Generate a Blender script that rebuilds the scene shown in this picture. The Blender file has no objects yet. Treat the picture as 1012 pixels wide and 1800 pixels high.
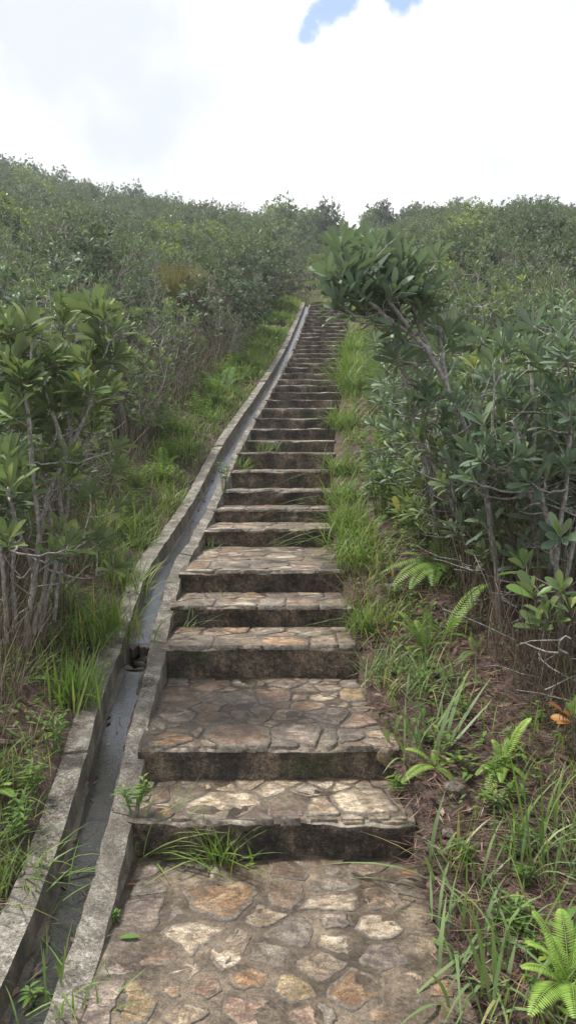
import bpy, math, random
import numpy as np
from mathutils import Vector, Matrix, noise as mnoise

random.seed(7)
rng = np.random.default_rng(7)
SC = bpy.context.scene
COL = SC.collection

# ------------------------------------------------------------------ camera
EYE = np.array([0.0, 0.0, 1.55])
PITCH = math.radians(4.1)
F = 1400.0                       # focal length in photo pixels (photo 1012 x 1800)
cam_d = bpy.data.cameras.new("camera")
cam_d.sensor_fit = 'VERTICAL'
cam_d.sensor_height = 36.0
cam_d.lens = 36.0 * F / 1800.0
cam_d.clip_start = 0.05
cam_d.clip_end = 6000
cam = bpy.data.objects.new("camera", cam_d)
COL.objects.link(cam)
cam.location = EYE
cam.rotation_euler = (math.radians(90) - PITCH, 0, 0)
SC.camera = cam

# ------------------------------------------------------------------ world, sun, exposure
SUN_EL, SUN_AZ = math.radians(60), math.radians(-72)    # high on the left, veiled by thin cloud
w = bpy.data.worlds.new("World")
SC.world = w
w.use_nodes = True
nt = w.node_tree
nt.nodes.clear()
def N_(t, tree=None, **kw):
    n = (tree or nt).nodes.new(t)
    for k, v in kw.items():
        setattr(n, k, v)
    return n
out = N_('ShaderNodeOutputWorld')
bg = N_('ShaderNodeBackground')
sky = N_('ShaderNodeTexSky', sky_type='NISHITA', sun_disc=False, sun_elevation=SUN_EL, sun_rotation=SUN_AZ)
sky.air_density = 1.0; sky.dust_density = 0.6
tc = N_('ShaderNodeTexCoord')
skys = N_('ShaderNodeMix', data_type='RGBA', blend_type='MULTIPLY')
skys.inputs[0].default_value = 1.0
nt.links.new(sky.outputs[0], skys.inputs[6])
skys.inputs[7].default_value = (0.2, 0.18, 0.155, 1)
# cloud tone: soft large billows
n1 = N_('ShaderNodeTexNoise'); n1.inputs['Scale'].default_value = 2.3; n1.inputs['Detail'].default_value = 5; n1.inputs['Roughness'].default_value = 0.5
mp = N_('ShaderNodeMapping'); mp.inputs['Location'].default_value = (3.1, 0.4, 1.7)
nt.links.new(tc.outputs['Generated'], mp.inputs[0]); nt.links.new(mp.outputs[0], n1.inputs[0])
cr = N_('ShaderNodeValToRGB')
cr.color_ramp.elements[0].position = 0.42; cr.color_ramp.elements[0].color = (0.57, 0.605, 0.665, 1)
cr.color_ramp.elements[1].position = 0.58; cr.color_ramp.elements[1].color = (0.95, 0.96, 0.98, 1)
nt.links.new(n1.outputs[0], cr.inputs[0])
# gaps in the cloud deck where the blue shows
n2 = N_('ShaderNodeTexNoise'); n2.inputs['Scale'].default_value = 26.0; n2.inputs['Detail'].default_value = 6; n2.inputs['Roughness'].default_value = 0.55
nt.links.new(tc.outputs['Generated'], n2.inputs[0])
def px_dir(px, py):
    a = (px - 506) / F; b = (900 - py) / F
    v = np.array([a, math.cos(PITCH) + b * math.sin(PITCH), b * math.cos(PITCH) - math.sin(PITCH)])
    return v
gap = None
for (gx, gy, gr) in ((604, -12, 0.026), (538, 60, 0.011), (546, 42, 0.013), (560, 22, 0.016), (582, 2, 0.022), (706, -14, 0.024), (640, -150, 0.05), (300, -420, 0.06), (1150, -260, 0.05)):
    d = px_dir(gx, gy); d = d / np.linalg.norm(d)
    vd = N_('ShaderNodeVectorMath', operation='DISTANCE')
    nt.links.new(tc.outputs['Generated'], vd.inputs[0]); vd.inputs[1].default_value = tuple(d)
    dv = N_('ShaderNodeMath', operation='DIVIDE'); nt.links.new(vd.outputs['Value'], dv.inputs[0]); dv.inputs[1].default_value = gr
    if gap is None: gap = dv
    else:
        mn = N_('ShaderNodeMath', operation='MINIMUM'); nt.links.new(gap.outputs[0], mn.inputs[0]); nt.links.new(dv.outputs[0], mn.inputs[1]); gap = mn
nz = N_('ShaderNodeMath', operation='MULTIPLY_ADD'); nt.links.new(n2.outputs[0], nz.inputs[0]); nz.inputs[1].default_value = 2.6; nz.inputs[2].default_value = -1.3
ad = N_('ShaderNodeMath', operation='ADD'); nt.links.new(gap.outputs[0], ad.inputs[0]); nt.links.new(nz.outputs[0], ad.inputs[1])
mr = N_('ShaderNodeMapRange', interpolation_type='SMOOTHSTEP'); nt.links.new(ad.outputs[0], mr.inputs[0])
mr.inputs[1].default_value = 0.55; mr.inputs[2].default_value = 1.25
mixw = N_('ShaderNodeMix', data_type='RGBA')
nt.links.new(mr.outputs[0], mixw.inputs[0]); nt.links.new(skys.outputs[2], mixw.inputs[6]); nt.links.new(cr.outputs[0], mixw.inputs[7])
nt.links.new(mixw.outputs[2], bg.inputs[0]); bg.inputs[1].default_value = 0.85
nt.links.new(bg.outputs[0], out.inputs[0])

sun_d = bpy.data.lights.new("sun", 'SUN')
sun_d.energy = 3.2; sun_d.angle = math.radians(9); sun_d.color = (1.0, 0.96, 0.9)
sun = bpy.data.objects.new("sun", sun_d); COL.objects.link(sun)
sv = Vector((math.sin(SUN_AZ) * math.cos(SUN_EL), math.cos(SUN_AZ) * math.cos(SUN_EL), math.sin(SUN_EL)))
sun.rotation_euler = sv.to_track_quat('Z', 'Y').to_euler()
sun.location = (5, 5, 30)

SC.view_settings.view_transform = 'Standard'
SC.view_settings.look = 'None'
SC.view_settings.exposure = 0.83
SC.view_settings.gamma = 1.0
SC.render.engine = 'CYCLES'
SC.cycles.use_denoising = True
SC.cycles.max_bounces = 5
SC.cycles.diffuse_bounces = 3
SC.cycles.glossy_bounces = 2
SC.cycles.transmission_bounces = 3
SC.cycles.sample_clamp_indirect = 4.0

# ------------------------------------------------------------------ helpers
def tag(o, label=None, cat=None, group=None, kind=None):
    if label: o['label'] = label
    if cat: o['category'] = cat
    if group: o['group'] = group
    if kind: o['kind'] = kind
    return o

def empty(name, loc=(0, 0, 0)):
    o = bpy.data.objects.new(name, None)
    o.empty_display_size = 0.1
    COL.objects.link(o); o.location = loc
    return o

class MB:
    """collects vertices / quads / triangles with a per-vertex 'var' value, builds one mesh"""
    def __init__(s):
        s.v = []; s.q = []; s.t = []; s.var = []; s.qm = []; s.tm = []; s.n = 0
    def add(s, v, q=None, t=None, var=0.5, m=0):
        v = np.asarray(v, float).reshape(-1, 3)
        s.v.append(v)
        va = np.empty(len(v)); va[:] = var; s.var.append(va)
        if q is not None and len(q):
            q = np.asarray(q, int).reshape(-1, 4) + s.n; s.q.append(q); s.qm.append(np.full(len(q), m))
        if t is not None and len(t):
            t = np.asarray(t, int).reshape(-1, 3) + s.n; s.t.append(t); s.tm.append(np.full(len(t), m))
        s.n += len(v)
    def merge(s, o, M=None, dm=0, varf=None):
        base = s.n
        for v in o.v: s.v.append(v if M is None else v @ M[:3, :3].T + M[:3, 3])
        for a in o.var: s.var.append(a if varf is None else varf(a))
        for q in o.q: s.q.append(q + base)
        for t in o.t: s.t.append(t + base)
        for a in o.qm: s.qm.append(a + dm)
        for a in o.tm: s.tm.append(a + dm)
        s.n += o.n
    def mesh(s, name, mats, smooth=True):
        me = bpy.data.meshes.new(name)
        V = np.concatenate(s.v) if s.v else np.zeros((0, 3))
        Q = np.concatenate(s.q) if s.q else np.zeros((0, 4), int)
        T = np.concatenate(s.t) if s.t else np.zeros((0, 3), int)
        me.vertices.add(len(V)); me.vertices.foreach_set('co', V.ravel())
        nl = Q.size + T.size
        me.loops.add(nl); me.polygons.add(len(Q) + len(T))
        me.loops.foreach_set('vertex_index', np.concatenate([Q.ravel(), T.ravel()]).astype(np.int32))
        st = np.concatenate([np.arange(len(Q)) * 4, Q.size + np.arange(len(T)) * 3]).astype(np.int32)
        me.polygons.foreach_set('loop_start', st)
        mi = np.concatenate(s.qm + s.tm) if (s.qm or s.tm) else np.zeros(0)
        me.polygons.foreach_set('material_index', mi.astype(np.int32))
        me.polygons.foreach_set('use_smooth', np.full(len(Q) + len(T), smooth))
        at = me.attributes.new('var', 'FLOAT', 'POINT')
        at.data.foreach_set('value', np.concatenate(s.var).astype(np.float32) if s.var else [])
        for m in (mats if isinstance(mats, (list, tuple)) else [mats]): me.materials.append(m)
        me.update(calc_edges=True); me.validate()
        return me
    def build(s, name, mats, parent=None, smooth=True, loc=None):
        me = s.mesh(name, mats, smooth)
        o = bpy.data.objects.new(name, me); COL.objects.link(o)
        if loc is not None:
            o.location = loc
        if parent is not None: o.parent = parent
        return o

def place_local(o, parent):
    """parent already-world-built mesh under an Empty that sits at its own location"""
    o.parent = parent
    o.matrix_parent_inverse = Matrix.Translation(parent.location).inverted()
    return o

def vn(x, y, seed=0):
    """vectorised value noise -1..1"""
    x = np.asarray(x, float); y = np.asarray(y, float)
    xi = np.floor(x); yi = np.floor(y); fx = x - xi; fy = y - yi
    fx = fx * fx * (3 - 2 * fx); fy = fy * fy * (3 - 2 * fy)
    def h(a, b):
        s = np.sin(a * 127.1 + b * 311.7 + seed * 74.7) * 43758.5453
        return (s - np.floor(s)) * 2 - 1
    return (h(xi, yi) * (1 - fx) + h(xi + 1, yi) * fx) * (1 - fy) + (h(xi, yi + 1) * (1 - fx) + h(xi + 1, yi + 1) * fx) * fy

def nrm(a):
    a = np.asarray(a, float)
    return a / np.maximum(np.linalg.norm(a, axis=-1, keepdims=True), 1e-9)

def tube(mb, pts, rad, sides=6, var=0.5, m=0, cap=True):
    pts = np.asarray(pts, float); n = len(pts)
    rad = np.broadcast_to(np.asarray(rad, float), (n,))
    tg = np.gradient(pts, axis=0); tg = nrm(tg)
    ref = np.array([0.31, 0.95, 0.1]) if abs(tg[0][2]) > 0.8 else np.array([0, 0, 1.0])
    s = nrm(np.cross(tg, ref)); u = np.cross(s, tg)
    a = np.linspace(0, 2 * math.pi, sides, endpoint=False)
    ring = pts[:, None, :] + rad[:, None, None] * (np.cos(a)[None, :, None] * s[:, None, :] + np.sin(a)[None, :, None] * u[:, None, :])
    V = ring.reshape(-1, 3)
    i = np.arange(n - 1)[:, None] * sides; j = np.arange(sides)[None, :]; j2 = (j + 1) % sides
    q = np.stack([i + j, i + j2, i + sides + j2, i + sides + j], -1).reshape(-1, 4)
    t = None
    if cap:
        V = np.concatenate([V, pts[-1:]]); k = len(V) - 1; b = (n - 1) * sides
        t = [[b + c, b + (c + 1) % sides, k] for c in range(sides)]
    mb.add(V, q, t, var, m)

# leaf templates: rows (t, half width), mid rib folded
TPL_HI = ([0.0, 0.28, 0.55, 0.8, 0.94, 1.0], [0.07, 0.27, 0.46, 0.46, 0.26, 0.02], True)
TPL_LANCE = ([0.0, 0.3, 0.6, 0.85, 1.0], [0.06, 0.42, 0.42, 0.2, 0.01], True)
TPL_MID = ([0.0, 0.5, 0.85, 1.0], [0.08, 0.44, 0.4, 0.05], False)
TPL_ONE = ([0.0, 1.0], [0.2, 0.42], False)
TPL_LOW = ([0.0, 0.62, 1.0], [0.06, 0.5, 0.06], False)
def leaf_batch(mb, P, D, U, L, W, var, tpl=TPL_HI, fold=0.35, curl=0.18, m=0):
    P = np.asarray(P, float).reshape(-1, 3); n = len(P)
    if n == 0: return
    D = nrm(D).reshape(-1, 3); U = np.broadcast_to(np.asarray(U, float), (n, 3))
    S = nrm(np.cross(D, U)); Nn = np.cross(S, D)
    L = np.broadcast_to(np.asarray(L, float), (n,)); W = np.broadcast_to(np.asarray(W, float), (n,))
    curl = np.broadcast_to(np.asarray(curl, float), (n,))
    ts, ws, mid = tpl
    cols = [-1, 0, 1] if mid else [-1, 1]
    vs = []
    for t, hw in zip(ts, ws):
        for c in cols:
            z = (fold * abs(c) * hw * W) - curl * L * t * t
            vs.append(P + D * (t * L)[:, None] + S * (c * hw * W)[:, None] + Nn * z[:, None])
    V = np.stack(vs, 1)
    k = len(cols); q0 = []
    for r in range(len(ts) - 1):
        for c in range(k - 1):
            a = r * k + c
            q0.append([a, a + 1, a + k + 1, a + k])
    q0 = np.array(q0); nv = V.shape[1]
    q = (q0[None] + (np.arange(n) * nv)[:, None, None]).reshape(-1, 4)
    var = np.broadcast_to(np.asarray(var, float), (n,))
    mb.add(V.reshape(-1, 3), q, None, np.repeat(var, nv), m)

GA = 2.399963
def rosette_frames(p, axis, n, L, r, el_in=74, el_out=8):
    """leaf positions / directions / ups for a whorl of leaves round a shoot tip"""
    axis = nrm(axis); ref = np.array([1.0, 0, 0]) if abs(axis[0]) < 0.8 else np.array([0, 1.0, 0])
    a = nrm(np.cross(axis, ref)); b = np.cross(axis, a)
    k = np.arange(n); ph = k * GA + r.uniform(0, 6.28) + r.normal(0, 0.2, n)
    fr = (k + 0.5) / n                          # 0 inner .. 1 outer
    el = np.radians(el_in + (el_out - el_in) * fr + r.normal(0, 10, n))
    rad = np.cos(ph)[:, None] * a + np.sin(ph)[:, None] * b
    D = rad * np.cos(el)[:, None] + axis * np.sin(el)[:, None]
    P = p - axis * (fr * L * 0.55)[:, None] + rad * 0.004
    U = axis * np.cos(el)[:, None] - rad * np.sin(el)[:, None]
    ll = L * (0.62 + 0.45 * np.sin(np.clip(fr * 1.25, 0, 1) * math.pi * 0.6)) * r.uniform(0.7, 1.2, n)
    return P, D, U + r.normal(0, 0.18, (n, 3)), ll

# ------------------------------------------------------------------ materials
def mat(name):
    m = bpy.data.materials.new(name); m.use_nodes = True
    t = m.node_tree; t.nodes.clear()
    o = t.nodes.new('ShaderNodeOutputMaterial'); b = t.nodes.new('ShaderNodeBsdfPrincipled')
    t.links.new(b.outputs[0], o.inputs[0])
    return m, t, b, o
def ramp(t, stops, fac, interp='LINEAR'):
    r = t.nodes.new('ShaderNodeValToRGB'); r.color_ramp.interpolation = interp
    e = r.color_ramp.elements
    while len(e) < len(stops): e.new(0.5)
    for i, (p, c) in enumerate(stops):
        e[i].position = p; e[i].color = (c[0], c[1], c[2], 1) if not isinstance(c, (int, float)) else (c, c, c, 1)
    t.links.new(fac, r.inputs[0]); return r.outputs[0]
def tnoise(t, scale, detail=4, rough=0.55, coord='Object', off=(0, 0, 0), scl=(1, 1, 1), dist=0.0):
    c = t.nodes.new('ShaderNodeTexCoord'); mp = t.nodes.new('ShaderNodeMapping')
    mp.inputs['Location'].default_value = off; mp.inputs['Scale'].default_value = scl
    n = t.nodes.new('ShaderNodeTexNoise'); n.inputs['Scale'].default_value = scale; n.inputs['Detail'].default_value = detail
    n.inputs['Roughness'].default_value = rough; n.inputs['Distortion'].default_value = dist
    if coord == 'World':
        g = t.nodes.new('ShaderNodeNewGeometry'); t.links.new(g.outputs['Position'], mp.inputs[0])
    else: t.links.new(c.outputs[coord], mp.inputs[0])
    t.links.new(mp.outputs[0], n.inputs[0]); return n.outputs[0]
def mixc(t, fac, a, b, bt='MIX'):
    n = t.nodes.new('ShaderNodeMix'); n.data_type = 'RGBA'; n.blend_type = bt
    if isinstance(fac, (int, float)): n.inputs[0].default_value = fac
    else: t.links.new(fac, n.inputs[0])
    for i, x in ((6, a), (7, b)):
        if isinstance(x, tuple): n.inputs[i].default_value = (x[0], x[1], x[2], 1)
        else: t.links.new(x, n.inputs[i])
    return n.outputs[2]
def grain(t, c, sc=210, lo=0.55, hi=1.35, tint=(1, 1, 1)):
    g_ = ramp(t, [(0.36, tuple(lo * q for q in tint)), (0.64, tuple(hi * q for q in tint))], tnoise(t, sc, 3, 0.7, 'World', off=(3, 1, 8)))
    return mixc(t, 1.0, c, g_, 'MULTIPLY')
def bump(t, b, h, strength=0.5, dist=0.01):
    n = t.nodes.new('ShaderNodeBump'); n.inputs['Strength'].default_value = strength; n.inputs['Distance'].default_value = dist
    t.links.new(h, n.inputs['Height']); t.links.new(n.outputs[0], b.inputs['Normal']); return n
def math_(t, op, a, b):
    n = t.nodes.new('ShaderNodeMath'); n.operation = op
    for i, x in ((0, a), (1, b)):
        if isinstance(x, (int, float)): n.inputs[i].default_value = x
        else: t.links.new(x, n.inputs[i])
    return n.outputs[0]

def leaf_mat(name, stops, under, rough=0.42, trans=0.24, tint=0.25, spec=0.28):
    m, t, b, o = mat(name)
    at = t.nodes.new('ShaderNodeAttribute'); at.attribute_name = 'var'
    oi = t.nodes.new('ShaderNodeObjectInfo')
    v = math_(t, 'FRACT', math_(t, 'ADD', at.outputs['Fac'], math_(t, 'MULTIPLY', oi.outputs['Random'], tint)), 0)
    v = math_(t, 'ADD', at.outputs['Fac'], math_(t, 'MULTIPLY', math_(t, 'SUBTRACT', oi.outputs['Random'], 0.5), tint))
    c = ramp(t, stops, v)
    g = t.nodes.new('ShaderNodeNewGeometry')
    c2 = mixc(t, g.outputs['Backfacing'], c, mixc(t, 0.55, c, under))
    t.links.new(c2, b.inputs['Base Color'])
    b.inputs['Roughness'].default_value = rough
    b.inputs['Specular IOR Level'].default_value = spec
    tr = t.nodes.new('ShaderNodeBsdfTranslucent'); mx = t.nodes.new('ShaderNodeMixShader')
    t.links.new(mixc(t, 0.5, c, (under[0] * 1.1, under[1] * 1.3, under[2] * 0.5)), tr.inputs[0])
    mx.inputs[0].default_value = trans
    t.links.new(b.outputs[0], mx.inputs[1]); t.links.new(tr.outputs[0], mx.inputs[2]); t.links.new(mx.outputs[0], o.inputs[0])
    return m

M = {}
M['leaf'] = leaf_mat('glossy_leaf', [(0.0, (0.065, 0.099, 0.045)), (0.4, (0.110, 0.158, 0.063)), (0.75, (0.178, 0.234, 0.082)), (0.95, (0.267, 0.317, 0.096)), (1.0, (0.534, 0.407, 0.063))], (0.2, 0.24, 0.16), rough=0.56, trans=0.28, spec=0.2)
M['leaf_cool'] = leaf_mat('cool_glossy_leaf', [(0.0, (0.064, 0.106, 0.068)), (0.4, (0.113, 0.174, 0.106)), (0.75, (0.181, 0.249, 0.142)), (0.95, (0.257, 0.333, 0.170)), (1.0, (0.454, 0.408, 0.085))], (0.2, 0.24, 0.18), rough=0.5, trans=0.24, spec=0.3)
M['leaf_light'] = leaf_mat('light_leaf', [(0.0, (0.071, 0.143, 0.037)), (0.5, (0.119, 0.213, 0.047)), (0.9, (0.202, 0.284, 0.053)), (1.0, (0.427, 0.355, 0.032))], (0.17, 0.22, 0.11), rough=0.4, trans=0.3)
M['leaf_hill'] = leaf_mat('hill_leaf', [(0.0, (0.058, 0.090, 0.044)), (0.45, (0.102, 0.145, 0.065)), (0.8, (0.145, 0.195, 0.078)), (1.0, (0.204, 0.260, 0.087))], (0.17, 0.2, 0.14), rough=0.6, tint=0.4)
M['leaf_grey'] = leaf_mat('grey_green_leaf', [(0.0, (0.076, 0.103, 0.047)), (0.6, (0.136, 0.164, 0.072)), (1.0, (0.228, 0.246, 0.093))], (0.15, 0.18, 0.13), rough=0.5)
M['leaf_dark'] = leaf_mat('dark_leaf', [(0.0, (0.044, 0.072, 0.037)), (0.6, (0.078, 0.118, 0.056)), (1.0, (0.125, 0.169, 0.070))], (0.09, 0.11, 0.08), rough=0.5)
M['leaf_yellow'] = leaf_mat('yellow_green_leaf', [(0.0, (0.12, 0.18, 0.035)), (0.6, (0.2, 0.26, 0.05)), (1.0, (0.3, 0.34, 0.07))], (0.22, 0.27, 0.1), rough=0.45)
M['broom'] = leaf_mat('ochre_twig_leaf', [(0.0, (0.12, 0.11, 0.04)), (0.6, (0.2, 0.18, 0.06)), (1.0, (0.28, 0.24, 0.08))], (0.2, 0.18, 0.08), rough=0.6)
M['lime'] = leaf_mat('lime_leaf', [(0.0, (0.102, 0.201, 0.035)), (0.5, (0.173, 0.296, 0.050)), (1.0, (0.275, 0.380, 0.070))], (0.22, 0.3, 0.1), rough=0.45, trans=0.35)
M['leaf_red'] = leaf_mat('red_young_leaf', [(0.0, (0.3, 0.09, 0.04)), (0.5, (0.42, 0.16, 0.06)), (1.0, (0.5, 0.34, 0.06))], (0.4, 0.2, 0.1), rough=0.45, trans=0.3)
M['grass'] = leaf_mat('grass_blade', [(0.0, (0.081, 0.162, 0.031)), (0.45, (0.148, 0.256, 0.041)), (0.8, (0.256, 0.365, 0.062)), (0.93, (0.403, 0.405, 0.104)), (1.0, (0.470, 0.365, 0.134))], (0.16, 0.22, 0.08), rough=0.5, trans=0.32, tint=0.1)
M['grass_blue'] = leaf_mat('bluish_grass_blade', [(0.0, (0.080, 0.149, 0.046)), (0.5, (0.159, 0.254, 0.081)), (0.85, (0.286, 0.373, 0.104)), (1.0, (0.478, 0.388, 0.149))], (0.17, 0.23, 0.12), rough=0.45, trans=0.25, tint=0.1)
M['fern'] = leaf_mat('fern_frond', [(0.0, (0.184, 0.304, 0.053)), (0.5, (0.276, 0.423, 0.079)), (1.0, (0.386, 0.534, 0.126))], (0.34, 0.5, 0.14), rough=0.5, trans=0.3)
M['fern_mid'] = leaf_mat('mid_fern_frond', [(0.0, (0.1, 0.19, 0.035)), (0.5, (0.18, 0.3, 0.06)), (1.0, (0.28, 0.4, 0.09))], (0.2, 0.3, 0.1), rough=0.5, trans=0.3, tint=0.5)
M['fern_dark'] = leaf_mat('dark_fern_frond', [(0.0, (0.070, 0.143, 0.033)), (0.5, (0.126, 0.221, 0.050)), (1.0, (0.210, 0.312, 0.066))], (0.12, 0.2, 0.07), rough=0.5, trans=0.3)
M['dry'] = leaf_mat('dry_stalk', [(0.0, (0.042, 0.030, 0.020)), (0.35, (0.096, 0.071, 0.046)), (0.7, (0.192, 0.149, 0.105)), (1.0, (0.360, 0.287, 0.198))], (0.15, 0.12, 0.09), rough=0.75, trans=0.05, tint=0.1)
M['litter'] = leaf_mat('brown_litter', [(0.0, (0.043, 0.025, 0.021)), (0.4, (0.104, 0.059, 0.046)), (0.75, (0.184, 0.111, 0.083)), (1.0, (0.365, 0.257, 0.205))], (0.14, 0.1, 0.07), rough=0.75, trans=0.03, tint=0.1)

def bark_mat(name, a, b_, c):
    m, t, b, o = mat(name)
    n = tnoise(t, 55, 6, 0.75, 'World', scl=(1, 1, 0.6))
    col = ramp(t, [(0.32, a), (0.5, b_), (0.66, c)], n)
    t.links.new(col, b.inputs['Base Color']); b.inputs['Roughness'].default_value = 0.85
    bump(t, b, tnoise(t, 120, 4, 0.6, 'World', scl=(1, 1, 0.3)), 0.5, 0.004)
    return m
M['bark'] = bark_mat('grey_bark', (0.1, 0.085, 0.075), (0.24, 0.22, 0.2), (0.46, 0.45, 0.42))
M['bark_brown'] = bark_mat('brown_bark', (0.04, 0.03, 0.024), (0.1, 0.08, 0.062), (0.2, 0.17, 0.14))

# aged concrete of the drain
m, t, b, o = mat('weathered_concrete')
n = tnoise(t, 9, 6, 0.7, 'World'); nb = tnoise(t, 75, 5, 0.8, 'World'); nc = tnoise(t, 2.3, 4, 0.6, 'World', off=(4, 2, 7))
c = ramp(t, [(0.38, (0.035, 0.028, 0.021)), (0.46, (0.11, 0.095, 0.075)), (0.53, (0.24, 0.215, 0.18)), (0.62, (0.46, 0.43, 0.38))], math_(t, 'ADD', math_(t, 'MULTIPLY', n, 0.5), math_(t, 'MULTIPLY', nb, 0.5)))
c = mixc(t, ramp(t, [(0.45, 0.0), (0.66, 0.75)], nc), c, (0.13, 0.115, 0.09))
t.links.new(grain(t, c), b.inputs['Base Color']); b.inputs['Roughness'].default_value = 0.88
bump(t, b, math_(t, 'ADD', nb, math_(t, 'MULTIPLY', tnoise(t, 180, 3, 0.6, 'World'), 0.5)), 0.7, 0.008)
M['concrete'] = m
# damp stained inside face and floor of the drain
m, t, b, o = mat('damp_stained_concrete')
n = tnoise(t, 7, 6, 0.65, 'World', scl=(1, 1, 0.35)); nb = tnoise(t, 55, 4, 0.65, 'World')
c = ramp(t, [(0.36, (0.03, 0.027, 0.022)), (0.5, (0.09, 0.075, 0.055)), (0.62, (0.2, 0.175, 0.14)), (0.75, (0.3, 0.27, 0.23))], math_(t, 'ADD', math_(t, 'MULTIPLY', n, 0.7), math_(t, 'MULTIPLY', nb, 0.3)))
t.links.new(grain(t, c), b.inputs['Base Color']); b.inputs['Roughness'].default_value = 0.6
bump(t, b, nb, 0.6, 0.006)
M['damp'] = m
m, t, b, o = mat('drain_bed')
n = tnoise(t, 10, 6, 0.65, 'World'); nb = tnoise(t, 90, 3, 0.6, 'World')
c = ramp(t, [(0.32, (0.025, 0.02, 0.012)), (0.52, (0.075, 0.058, 0.036)), (0.7, (0.15, 0.12, 0.085))], n)
t.links.new(c, b.inputs['Base Color']); b.inputs['Roughness'].default_value = 0.35
bump(t, b, nb, 0.6, 0.006)
M['bed'] = m
# thin running water
m, t, b, o = mat('running_water')
n = tnoise(t, 26, 4, 0.6, 'World', scl=(1, 0.4, 1)); nb = tnoise(t, 110, 3, 0.6, 'World', scl=(1, 0.6, 1))
t.nodes.remove(b)
tr = t.nodes.new('ShaderNodeBsdfTransparent'); tr.inputs[0].default_value = (0.78, 0.77, 0.74, 1)
gl = t.nodes.new('ShaderNodeBsdfGlossy'); gl.inputs['Roughness'].default_value = 0.24; gl.inputs['Color'].default_value = (0.95, 0.96, 1.0, 1)
fr = t.nodes.new('ShaderNodeFresnel'); fr.inputs[0].default_value = 2.2
bn = t.nodes.new('ShaderNodeBump'); bn.inputs['Strength'].default_value = 0.3; bn.inputs['Distance'].default_value = 0.003
t.links.new(math_(t, 'ADD', math_(t, 'MULTIPLY', n, 0.7), nb), bn.inputs['Height'])
t.links.new(bn.outputs[0], gl.inputs['Normal']); t.links.new(bn.outputs[0], fr.inputs['Normal'])
mx = t.nodes.new('ShaderNodeMixShader'); t.links.new(fr.outputs[0], mx.inputs[0]); t.links.new(tr.outputs[0], mx.inputs[1]); t.links.new(gl.outputs[0], mx.inputs[2])
t.links.new(mx.outputs[0], o.inputs[0])
M['water'] = m
# mortar of the treads
m, t, b, o = mat('tread_mortar')
n = tnoise(t, 5.5, 6, 0.62, 'World'); nb = tnoise(t, 45, 5, 0.65, 'World'); nc = tnoise(t, 2.2, 3, 0.5, 'World', off=(9, 1, 3))
c = ramp(t, [(0.36, (0.03, 0.023, 0.017)), (0.45, (0.085, 0.069, 0.053)), (0.54, (0.16, 0.135, 0.105)), (0.66, (0.3, 0.26, 0.21))], math_(t, 'ADD', math_(t, 'MULTIPLY', n, 0.65), math_(t, 'MULTIPLY', nb, 0.35)))
c = mixc(t, ramp(t, [(0.44, 0.0), (0.6, 0.8)], nc), c, (0.04, 0.03, 0.024))
c = mixc(t, ramp(t, [(0.6, 0.0), (0.72, 0.6)], tnoise(t, 6, 4, 0.6, 'World', off=(3, 3, 1))), c, (0.09, 0.09, 0.03))
t.links.new(grain(t, c, tint=(0.92, 0.83, 0.72)), b.inputs['Base Color'])
t.links.new(ramp(t, [(0.4, 0.36), (0.65, 0.75)], n), b.inputs['Roughness'])
bump(t, b, math_(t, 'ADD', nb, math_(t, 'MULTIPLY', tnoise(t, 14, 3, 0.6, 'World'), 0.8)), 0.55, 0.012)
M['mortar'] = m
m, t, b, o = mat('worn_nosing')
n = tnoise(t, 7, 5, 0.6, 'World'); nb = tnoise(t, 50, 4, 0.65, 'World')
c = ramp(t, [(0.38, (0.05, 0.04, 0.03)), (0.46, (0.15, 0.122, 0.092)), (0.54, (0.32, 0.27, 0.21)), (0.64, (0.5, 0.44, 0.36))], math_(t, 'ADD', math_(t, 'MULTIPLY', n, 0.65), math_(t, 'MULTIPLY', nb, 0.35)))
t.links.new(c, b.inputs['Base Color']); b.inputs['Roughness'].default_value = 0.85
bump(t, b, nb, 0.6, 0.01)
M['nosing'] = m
# risers: dark algae and moss on cement
m, t, b, o = mat('mossy_riser')
n = tnoise(t, 6, 6, 0.65, 'World', scl=(1, 1, 0.7)); nb = tnoise(t, 42, 5, 0.7, 'World'); nm = tnoise(t, 3.4, 5, 0.6, 'World', off=(2, 8, 5))
c = ramp(t, [(0.4, (0.011, 0.009, 0.007)), (0.48, (0.04, 0.033, 0.026)), (0.55, (0.1, 0.08, 0.062)), (0.65, (0.23, 0.185, 0.145))], math_(t, 'ADD', math_(t, 'MULTIPLY', n, 0.6), math_(t, 'MULTIPLY', nb, 0.4)))
c = mixc(t, ramp(t, [(0.55, 0.0), (0.72, 0.6)], nm), c, (0.045, 0.06, 0.018))
t.links.new(grain(t, c, 160, 0.35, 1.9, (1.06, 0.96, 0.84)), b.inputs['Base Color']); b.inputs['Roughness'].default_value = 0.65
bump(t, b, math_(t, 'ADD', nb, math_(t, 'MULTIPLY', tnoise(t, 12, 4, 0.6, 'World'), 0.9)), 0.9, 0.02)
M['riser'] = m
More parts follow.
